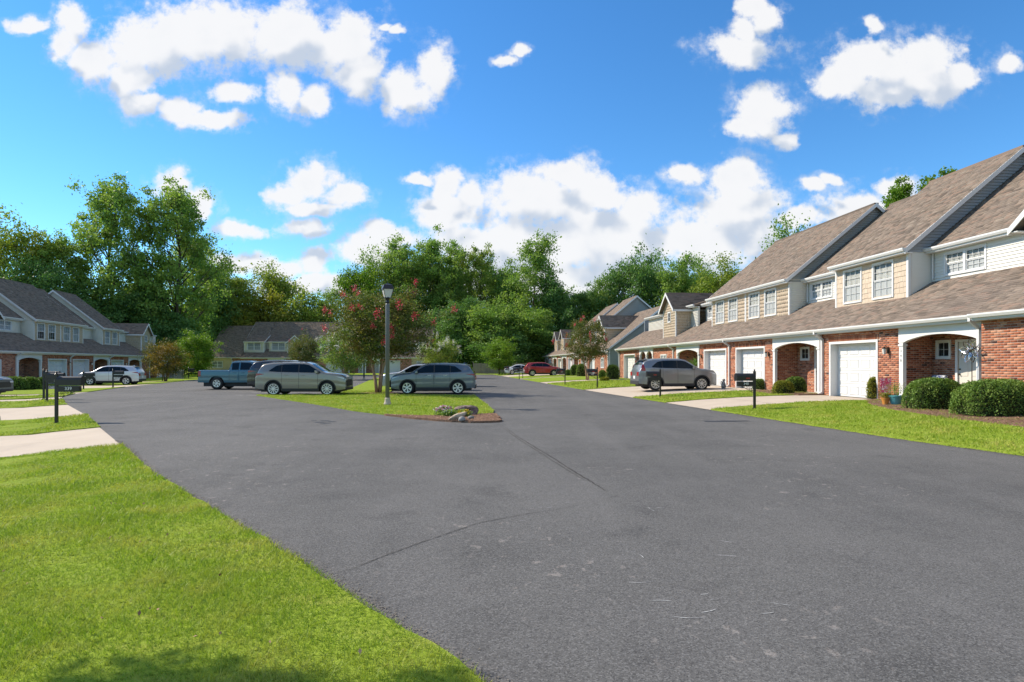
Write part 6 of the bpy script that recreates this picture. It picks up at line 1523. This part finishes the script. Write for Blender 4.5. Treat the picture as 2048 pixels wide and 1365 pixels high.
# clipped shrubs and hedges
def shrub(label, loc, rx, ry, h, m='leaf_hedge', n=5200, leaf=.045, box=2.6, name='hedge', cat='hedge', rz=0, group=None, seed=1, loose=.04):
    g = np.random.default_rng(seed + int(abs(loc[0] * 10))); t = thing(name, label, cat, loc, rz, group)
    th = g.uniform(0, 2 * math.pi, n); z = g.uniform(0, 1, n) ** .8
    # superellipse shell
    c, s_ = np.cos(th), np.sin(th); rr = (np.abs(c) ** box + np.abs(s_) ** box) ** (-1 / box); prof = (1 - z ** 3.2) ** (1 / 2.6)
    k = g.uniform(.0, 1, n) < .35; top = np.sqrt(g.uniform(0, 1, n)); zz = np.where(k, (1 - (top ** 2.6)) ** (1 / 3.2), z); pf = np.where(k, top, prof)
    bump_ = 1 + .05 * np.sin(5 * th + 3 * zz) + .04 * np.sin(9 * th)
    C = np.stack([rx * rr * c * pf * bump_, ry * rr * s_ * pf * bump_, h * zz], 1); C = C * (1 - np.abs(g.normal(0, loose, n)))[:, None] + g.normal(0, leaf * .35, (n, 3)); C[:, 2] = np.maximum(C[:, 2], .02)
    v, q = leaf_np(C, leaf, g, .2); link('foliage', np_mesh('foliage', v, q), m, t)
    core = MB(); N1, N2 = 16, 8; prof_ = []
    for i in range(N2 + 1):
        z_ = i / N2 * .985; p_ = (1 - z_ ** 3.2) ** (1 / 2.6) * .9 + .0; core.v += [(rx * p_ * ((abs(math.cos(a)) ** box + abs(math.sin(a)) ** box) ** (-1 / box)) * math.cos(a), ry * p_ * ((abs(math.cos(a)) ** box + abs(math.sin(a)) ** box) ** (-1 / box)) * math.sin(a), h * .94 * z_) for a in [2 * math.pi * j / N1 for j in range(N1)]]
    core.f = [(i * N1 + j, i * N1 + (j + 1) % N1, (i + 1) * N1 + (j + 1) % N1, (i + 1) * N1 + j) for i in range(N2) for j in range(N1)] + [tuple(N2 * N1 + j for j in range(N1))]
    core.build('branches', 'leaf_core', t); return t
def RP(s_, d):  # point on the right row: distance along, depth
    e = rR['e']; n = (-e[1], e[0]); x, y = 15.9 - e[0] * s_ + n[0] * d, -e[1] * s_ + n[1] * d; return Vector((x, y, H(x, y)))
rzR = math.atan2(rR['e'][1], rR['e'][0])
bed([tuple(RP(s_, d))[:2] for s_, d in [(22.6, -.02), (22.3, -.8), (21.6, -1.4), (20, -2.3), (18, -2.9), (16, -3.2), (13, -3.3), (10, -3.0), (10, -.3), (18.1, -.3), (18.2, -.1)]], .06, 7000)
bed([tuple(RP(s_, d))[:2] for s_, d in [(30.6, -.02), (30.5, -1.0), (29.4, -1.7), (27.5, -1.8), (26.3, -1.2), (26.2, -.02)]], .06, 2200)
def px_shrub(label, x0, x1, ytop, ybase, m='leaf_hedge', n=5000, leaf=.045, box=2.6, depth=.55, rz=rzR, name='hedge', cat='hedge', group=None, turn=True):
    c = G((x0 + x1) / 2, ybase); w = (x1 - x0) / F_PX * c.y / 2; h = (ybase - ytop) / F_PX * c.y
    yb = c.y + w * .5; xb = c.x * yb / c.y
    return shrub(label, (xb, yb, H(xb, yb) + .04), w * .95, w * depth * 1.15, h, m, n, leaf, box, name, cat, 0, group)
gh = 'clipped hedges and shrubs along the right houses'
px_shrub('rounded clipped hedge left of the flower ornament before number 348', 1809, 1930, 761, 823, n=9000, leaf=.05, group=gh)
px_shrub('largest clipped hedge at the right frame edge', 1908, 2085, 765, 838, n=12000, leaf=.05, group=gh)
px_shrub('yellow green shrub beside the white garage door of number 348', 1733, 1768, 757, 800, 'leaf_lime', 2200, .05, 2.0, name='shrub', cat='shrub')
px_shrub('round green shrub left of the second porch', 1504, 1533, 760, 781, n=2200, group=gh, name='shrub', cat='shrub')
px_shrub('yellowish clipped shrub before the second porch', 1545, 1588, 764, 790, 'leaf_lime', 3000, .05, group=gh, name='shrub', cat='shrub')
px_shrub('green box shaped shrub right of the yellowish shrub', 1568, 1613, 756, 787, n=3500, group=gh, name='shrub', cat='shrub')
for x0, x1, yt, yb, lab in [(1211, 1240, 731, 759, 'round shrub at the grey sided wall corner'), (1152, 1174, 729, 753, 'round shrub just left of the small red flowering tree'), (1140, 1158, 731, 752, 'round shrub nearest the two white garage doors'), (1197, 1212, 742, 757, 'small low shrub between the flowering tree and wall'), (1130, 1142, 741, 752, 'small low shrub behind the right mailboxes')]:
    px_shrub(lab, x0, x1, yt, yb, n=2200, leaf=.09, group='round shrubs before the second right building', name='shrub', cat='shrub')
for x0, x1, yt, yb, lab in [(2, 55, 754, 781, 'dark clipped hedge nearest the left frame edge'), (36, 80, 755, 780, 'dark clipped hedge before the arched porch on the left'), (70, 92, 756, 779, 'small dark hedge behind the left pair of mailboxes')]:
    c = G((x0 + x1) / 2, yb); w = (x1 - x0) / F_PX * c.y / 2; shrub(lab, (c.x, c.y, H(c.x, c.y)), w, w * .6, (yb - yt) / F_PX * c.y, n=3000, leaf=.08, group='dark hedges before the left row')
px_shrub('ornamental grass clump at the drive edge on the right', 1200, 1218, 757, 763, 'leaf_lime', 900, .12, 2.0, name='grass_clump', cat='plant')
# ------------------------------------------------------------------ street furniture and small things
def lamp_post(label, loc, full=True):
    t = thing('street_lamp', label, 'street lamp', loc, .4, 'lamp posts on the island')
    MB().lathe([(.145, 0), (.15, .05), (.12, .12), (.105, .22), (.115, .25), (.085, .28)], 16).build('base', 'concrete', t, smooth=False)
    MB().lathe([(.085, .28), (.08, 3.95), (.07, 4.0)], 12).build('post', 'post_metal', t, smooth=True)
    MB().lathe([(.055, 4.0), (.075, 4.05), (.06, 4.12), (.10, 4.2), (.115, 4.22)], 12).build('collar', 'black_metal', t)
    b, w0, w1, z0, z1 = MB(), .11, .195, 4.22, 4.56
    for sx, sy in ((1, 1), (1, -1), (-1, -1), (-1, 1)): b.tube([(sx * w0, sy * w0, z0), (sx * w1, sy * w1, z1)], .011, 4)
    b.lathe([(w0 * 1.42, z0 - .01), (w0 * 1.42, z0 + .02)], 4); b.build('lantern_frame', 'black_metal', t).rotation_euler = (0, 0, 0)
    for a in range(4):
        m = MB().quad((-w0 + .008, -w0 - .002, z0 + .01), (w0 - .008, -w0 - .002, z0 + .01), (w1 - .01, -w1 + .004, z1), (-w1 + .01, -w1 + .004, z1)); o = m.build('pane', 'lamp_glass', t); o.rotation_euler = (0, 0, a * math.pi / 2)
    MB().lathe([(.315, 4.555), (.305, 4.59), (.235, 4.72), (.22, 4.735), (.10, 4.77), (.02, 4.80), (.018, 4.85), (.001, 4.86)], 4).build('lantern_cap', 'black_metal', t).rotation_euler = (0, 0, math.pi / 4)
    return t
p_ = G(775, 812.5); lamp_post('tall black lantern lamp post standing on the island lawn', (p_.x, p_.y, .05))
p_ = G(728, 760); lamp_post('distant lamp post behind the white flowering tree', (p_.x, p_.y, .0))
tag(col.objects['street_lamp'], 'tall lantern lamp post standing on the near island lawn', 'street lamp')

def mailbox(label, loc, arm, num=None, h=1.42):
    """arm: unit vector (x, y) the box points along, towards the road"""
    a = math.atan2(arm[1], arm[0]); t = thing('mailbox', label, 'mailbox', loc, a, 'black post mailboxes')
    MB().box(-.035, .035, -.035, .035, 0, h - .1).box(-.06, .06, -.06, .06, 0, .06).build('post', 'black_metal', t)
    MB().lathe([(.045, h - .1), (.05, h - .085), (.02, h - .06), (.032, h - .03), (.001, h)], 10).build('finial', 'black_metal', t)
    z0, L, w, hh = h - .40, .62, .105, .15
    prof = [(-w, z0), (-w, z0 + hh)] + [(-w * math.cos(x), z0 + hh + w * math.sin(x)) for x in [math.pi * i / 10 for i in range(1, 10)]] + [(w, z0 + hh), (w, z0)]
    MB().prism(prof, 'x', .045, .045 + L).build('box', 'black_metal', t)
    MB().prism([(y * 1.06, z0 + (z - z0) * 1.03 - .004) for y, z in prof], 'x', .045 + L - .012, .045 + L + .014).build('box_door', 'black_metal', t)
    MB().box(.05, .045 + L - .05, -.075, .075, z0 - .19, z0 - .03).build('newspaper_holder', 'black_metal', t)
    sc_ = MB()      # scrollwork bracket
    for cx, cz, r in ((.12, -.24, .045), (.20, -.225, .035), (.28, -.235, .04), (.37, -.22, .03), (.10, -.33, .035), (.18, -.30, .028), (.44, -.205, .02)):
        sc_.tube([(cx + r * (1 - .07 * i) * math.cos(i * .7), 0, z0 + cz + r * (1 - .07 * i) * math.sin(i * .7)) for i in range(11)], .007, 5)
    sc_.tube([(.035, 0, z0 - .42), (.25, 0, z0 - .30), (.50, 0, z0 - .18)], .008, 5); sc_.build('scroll_bracket', 'black_metal', t)
    side = -1 if math.cos(a) > 0 else 1
    if side > 0: MB().box(.22, .36, side * (w + .002), side * (w + .008), z0 + .06, z0 + .11).build('flag', 'flag_red', t)
    if num:
        me = text_mesh(num, .125); o = link('number', me, 'number_white', t); o.location = (.34, side * .078, z0 - .1); o.rotation_euler = (R(90), 0, 0 if side < 0 else math.pi)
    return t
def mb_at(label, px, py, arm, num=None, h=1.42):
    p = G(px, py); return mailbox(label, (p.x, p.y, H(p.x, p.y)), arm, num, h)
tl, tr = (.985, .17), (-.995, -.09)
mb_at('black mailbox numbered 339 on the left grass strip, nearest of all', 113, 849, tl, '339', 1.52)
mb_at('black mailbox standing just behind the one numbered 339', 94, 806, tl, '3', 1.45)
mb_at('farther black mailbox of the left pair', 87.5, 800.5, tl, None, 1.5)
mb_at('black mailbox seen against the hood of the pale silver SUV', 167, 780, tl, None, 1.35)
mb_at('black mailbox seen against the rear wheel of the pale silver SUV', 226, 776, tl, None, 1.35)
mb_at('black mailbox before the golden tree', 325, 763, tl)
mb_at('black mailbox before the round bright green tree on the left', 377, 758, tl)
mb_at('black mailbox numbered 348 on the right lawn, nearest on that side', 1509, 820, tr, '348', 1.40)
mb_at('black mailbox in front of the grey SUV', 1320.5, 794.5, tr, None, 1.38)
mb_at('black mailbox right of the small red flowering tree', 1194.5, 777, tr, '340', 1.42)
mb_at('black mailbox left of the small red flowering tree', 1130, 770, tr, None, 1.42)
mb_at('black mailbox before the red SUV, right of two', 1045.5, 757.5, tr, None, 1.4)
mb_at('black mailbox before the white sedan, left of two', 1038.5, 759, tr, None, 1.4)
mb_at('farthest black mailbox by the fence', 1018, 751, tr, None, 1.4)

# rocks and flowers on the island tip
def rock(label, loc, dims, m, seed, rz=0, tilt=0, rough=.22):
    g = np.random.default_rng(seed); bm = bmesh.new(); bmesh.ops.create_icosphere(bm, subdivisions=3, radius=1)
    k = g.normal(size=(9, 3)); k /= np.linalg.norm(k, axis=1)[:, None]; am = g.uniform(.1, .35, 9)
    for v in bm.verts:
        p = np.array(v.co); f = 1.0
        for a, b in zip(k, am): f -= max(0, p @ a - .62) * b * 2.2
        f += rough * .25 * math.sin(p[0] * 7 + seed) * math.cos(p[1] * 6 + p[2] * 5)
        v.co = Vector(p * f); v.co.x *= dims[0]; v.co.y *= dims[1]; v.co.z *= dims[2]
    me = bpy.data.meshes.new('rock'); bm.to_mesh(me); bm.free(); o = link('rock', me, m); o.location = loc; o.rotation_euler = (0, tilt, rz); tag(o, label, 'rock', 'rocks on the island tip'); return o
def isp(px, py): p = G(px, py); return p
b_ = isp(931, 833); rock('large brown boulder among the flowers', (b_.x, b_.y + .15, .17), (.42, .30, .24), 'stone_brown', 4)
b_ = isp(914, 844); rock('tan slab of rock leaning before the boulder', (b_.x, b_.y, .15), (.33, .13, .09), 'stone_tan', 8, .1, -.38)
b_ = isp(924, 845.5); rock('rounded grey stone in front of the slab', (b_.x, b_.y, .10), (.13, .10, .08), 'stone_grey', 15, .3)
b_ = isp(942, 842); rock('small grey stone right of the slab', (b_.x, b_.y, .09), (.11, .09, .06), 'stone_grey', 21)
def flowers(label, loc, rx, ry, h, petal, n, seed):
    t = thing('flower_clump', label, 'flowers', loc, 0, 'flower clumps on the island tip'); g = np.random.default_rng(seed)
    c = g.normal(size=(700, 3)) * np.array([rx * .45, ry * .45, h * .3]) + np.array([0, 0, h * .4]); c[:, 2] = np.clip(c[:, 2], .01, h); v, q = leaf_np(c, .06, g); link('foliage', np_mesh('foliage', v, q), 'leaf_mid', t)
    me = blossom_mesh('flower', petal, seed, 16, .045, (.06, .06, .03))
    for i in range(n):
        a, r = g.uniform(0, 6.28), math.sqrt(g.uniform(0, 1)); o = bpy.data.objects.new('flower', me); col.objects.link(o); o.parent = t; o.location = (rx * .9 * r * math.cos(a), ry * .9 * r * math.sin(a), h * (1 - .45 * r * r) + g.uniform(-.02, .02)); o.rotation_euler = (0, 0, g.uniform(0, 6))
b_ = isp(888, 834); flowers('pink and white flowers left of the boulder', (b_.x, b_.y, .06), .30, .2, .27, 'petal_pink', 26, 3)
b_ = isp(899, 836); flowers('green leafy clump with few white flowers beside the slab', (b_.x, b_.y, .06), .24, .15, .18, 'petal_white', 3, 7)
b_ = isp(928, 836); flowers('yellow flowers in front of the boulder', (b_.x, b_.y - .12, .06), .20, .12, .20, 'petal_yellow', 22, 5)

# things before number 348
e_ = rR['e']; rz_ = rzR
fp = RP(18.35, -.3)
t = thing('flower_ornament', 'metal flower ornament on a tall stake before the front door', 'ornament', (fp.x, fp.y, fp.z), rz_)
MB().tube([(0, 0, 0), (0, 0, 1.74)], .012, 8).build('stake', 'bronze', t)
pet = MB(); pts = [(0, 0, .06), (.07, -.012, .18), (.075, -.03, .27), (.0, -.045, .37), (-.075, -.03, .27), (-.07, -.012, .18), (0, 0, .06)]
pet.tube(pts, .012, 6); pm = pet.mesh('petal'); pm.materials.append(MATS['chrome']); pm2 = pm.copy(); pm2.materials.clear(); pm2.materials.append(MATS['bronze'])
for i in range(18):
    o = bpy.data.objects.new('petal', pm if i % 2 else pm2); col.objects.link(o); o.parent = t; o.location = (0, -.03 - .02 * (i % 2), 1.76); o.rotation_euler = (0, i * 2 * math.pi / 9 + (.35 if i > 8 else 0), 0); k = 1.0 if i < 9 else .68; o.scale = (k, k, k)
MB().lathe([(.05, -.02), (.05, .02)], 12, (0, -.05, 1.76), 'y').build('hub', 'bronze', t)
def pot(label, px, py, r, h, m, leafm, leafs, kind):
    p = G(px, py); t = thing('flower_pot', label, 'flower pot', (p.x, p.y, H(p.x, p.y) + .05), 0, 'glazed pots before number 348')
    MB().lathe([(r * .68, 0), (r * .95, h * .75), (r * 1.02, h * .86), (r * 1.1, h * .88), (r * 1.1, h), (r * .95, h), (r * .9, h * .9)], 20).build('pot', m, t, smooth=False)
    MB().lathe([(r * .9, h * .88), (.001, h * .9)], 16, cap=False).build('soil', 'mulch', t)
    g = np.random.default_rng(int(px)); c = g.normal(size=(420, 3)) * np.array([r * .7, r * .6, leafs * .32]) + np.array([0, 0, h + leafs * .5]); v, q = leaf_np(c, .055, g, asp=.6); link('plant', np_mesh('plant', v, q), leafm, t); return t
pot('turquoise glazed pot with dry plant beside the hedge', 1791, 812.5, .20, .30, 'pot_teal', 'leaf_light', .36, 0)
pot('small orange pot left of the turquoise pot', 1771, 812.5, .12, .22, 'pot_orange', 'leaf_lime', .16, 0)
p_ = G(1775, 803); t = thing('garden_flag', 'pink patterned garden flag beside the turquoise pot', 'flag', (p_.x, p_.y + .1, H(p_.x, p_.y)), rz_ + 1.2)
MB().tube([(-.2, 0, 0), (-.2, 0, .86), (.2, 0, .86)], .008, 6).build('flag_pole', 'black_metal', t)
fl = MB(); gx = [[(-.18 + .36 * i / 6, .02 * math.sin(i * 1.3 + j * .4), .28 + .56 * j / 6) for j in range(7)] for i in range(7)]
for i in range(6):
    for j in range(6): fl.quad(gx[i][j], gx[i + 1][j], gx[i + 1][j + 1], gx[i][j + 1])
fo = fl.build('cloth', 'flag_pink', t); sm_ = fo.modifiers.new('solid', 'SOLIDIFY'); sm_.thickness = .004
cp = RP(21.05, .78); t = thing('porch_chair', 'wicker porch chair with navy patterned cushion under the arch', 'chair', (cp.x, cp.y, .306), rz_)
for sx in (-.3, .3):
    for sy in (-.25, .25): MB().box(sx - .025, sx + .025, sy - .025, sy + .025, 0, .40).build('leg', 'wicker', t)
MB().box(-.34, .34, -.3, .3, .36, .42).build('seat', 'wicker', t); MB().box(-.34, .34, .24, .30, .42, .88).build('backrest', 'wicker', t)
for sx in (-.33, .33): MB().box(sx - .03, sx + .03, -.3, .24, .58, .63).build('armrest', 'wicker', t)
MB().box(-.30, .30, -.28, .22, .42, .54).build('cushion', 'cushion', t, bevel=.03); MB().box(-.30, .30, .10, .235, .55, .96).build('back_cushion', 'cushion', t, bevel=.04)
# little statue by the second garage
sp_ = G(1447, 778); t = thing('garden_statue', 'small grey stone statue between the white garage doors', 'statue', (sp_.x, sp_.y, H(sp_.x, sp_.y) + .01), 1.2)
MB().box(-.13, .13, -.11, .11, 0, .06).build('plinth', 'stone_grey', t)
MB().lathe([(.11, .06), (.13, .14), (.115, .26), (.08, .36), (.055, .40)], 12).build('torso', 'stone_grey', t, smooth=True)
hd = MB().lathe([(.03, .38), (.075, .43), (.08, .48), (.055, .54), (.001, .56)], 12, (0, -.02, 0)); hd.build('head', 'stone_grey', t, smooth=True)
for sx in (-1, 1):
    MB().tube([(sx * .09, -.02, .30), (sx * .10, -.10, .18), (sx * .07, -.13, .08)], [.035, .03, .03], 7).build('foreleg', 'stone_grey', t, smooth=True)
    MB().tube([(sx * .05, .03, .34), (sx * .15, .12, .40), (sx * .17, .15, .22)], [.03, .02, .008], 6).build('wing', 'stone_grey', t)
# potted topiary in the shaded porch
tp_ = RP(41.0, .35); t = thing('topiary', 'small potted tree in the shaded porch behind the grey SUV', 'plant', (tp_.x, tp_.y, .306), 0)
MB().lathe([(.16, 0), (.21, .34), (.23, .36), (.23, .4), (.18, .4)], 16).build('pot', 'plastic_dark', t); MB().tube([(0, 0, .35), (.02, 0, 1.25)], .025, 6).build('stem', 'bark', t)
g = np.random.default_rng(2); v, q = leaf_np(g.normal(size=(900, 3)) * np.array([.24, .24, .16]) + np.array([0, 0, 1.45]), .08, g); link('foliage', np_mesh('foliage', v, q), 'leaf_dark', t)
# fence at the end of the street
t = thing('wood_fence', 'weathered vertical board fence across the end of the street', 'fence', (-6.5, 101, .03), .03)
L_ = 17.0
for i in range(8): MB().box(i * L_ / 7 - .06, i * L_ / 7 + .06, .03, .15, -.3, 1.95).build('post', 'fence_wood', t)
for z in (.4, 1.4): MB().box(0, L_, .012, .05, z, z + .09).build('rail', 'fence_wood', t)
bmsh = []
for k in range(4): bmsh.append(MB().box(-.068, .068, -.011, .011, .03, 1.74 + .03 * k).mesh('board')); bmsh[-1].materials.append(MATS['fence_wood'])
for i in range(int(L_ / .15)):
    o = bpy.data.objects.new('board', bmsh[random.randrange(4)]); col.objects.link(o); o.parent = t; o.location = (i * .15 + .07, 0, 0); o.rotation_euler = (0, random.uniform(-.01, .01), 0)
# louvred outdoor units between the left row and the far row
for px, py, w, h, lab in ((347.5, 757, .85, .9, 'left grey louvred outdoor unit behind the left mailboxes'), (358, 758.5, .85, 1.05, 'right taller grey louvred outdoor unit behind the left mailboxes')):
    p = G(px, py); t = thing('outdoor_unit', lab, 'outdoor unit', (p.x, p.y, H(p.x, p.y) + .035), .2, 'louvred outdoor units')
    MB().box(-w / 2, w / 2, -w / 2, w / 2, 0, .08).build('base', 'concrete', t); MB().box(-w / 2 + .04, w / 2 - .04, -w / 2 + .04, w / 2 - .04, .08, h - .06).build('core', 'plastic_dark', t)
    MB().box(-w / 2, w / 2, -w / 2, w / 2, h - .06, h).build('top_cover', 'siding', t)
    for i in range(6): MB().box(-w / 2 + .01, w / 2 - .01, -w / 2 + .01, w / 2 - .01, .12 + i * (h - .2) / 6, .12 + i * (h - .2) / 6 + .05).build('louvre', 'paint_silver', t)
# small ground debris on the foreground lawn: fallen leaves
PX = [(222, 1020), (232, 1021), (190, 1030), (335, 1085), (420, 1090), (70, 1012), (60, 1140), (100, 1200), (345, 1280), (440, 1170), (300, 1240), (120, 1290), (540, 1310), (720, 1330)] + [(random.uniform(0, 500), random.uniform(930, 1300)) for _ in range(20)]
PX = [p for p in PX if p[0] < 250 + (p[1] - 900) * 1.2]
C = np.array([(p.x, p.y, p.z + .075) for p in (G(*q) for q in PX)]); v, q = leaf_np(C, .028, np.random.default_rng(4), 2.0)
tag(link('leaf_litter', np_mesh('leaf_litter', v, q), 'straw', None, 'stuff'), 'dry leaf litter scattered over the foreground lawn', 'leaves')
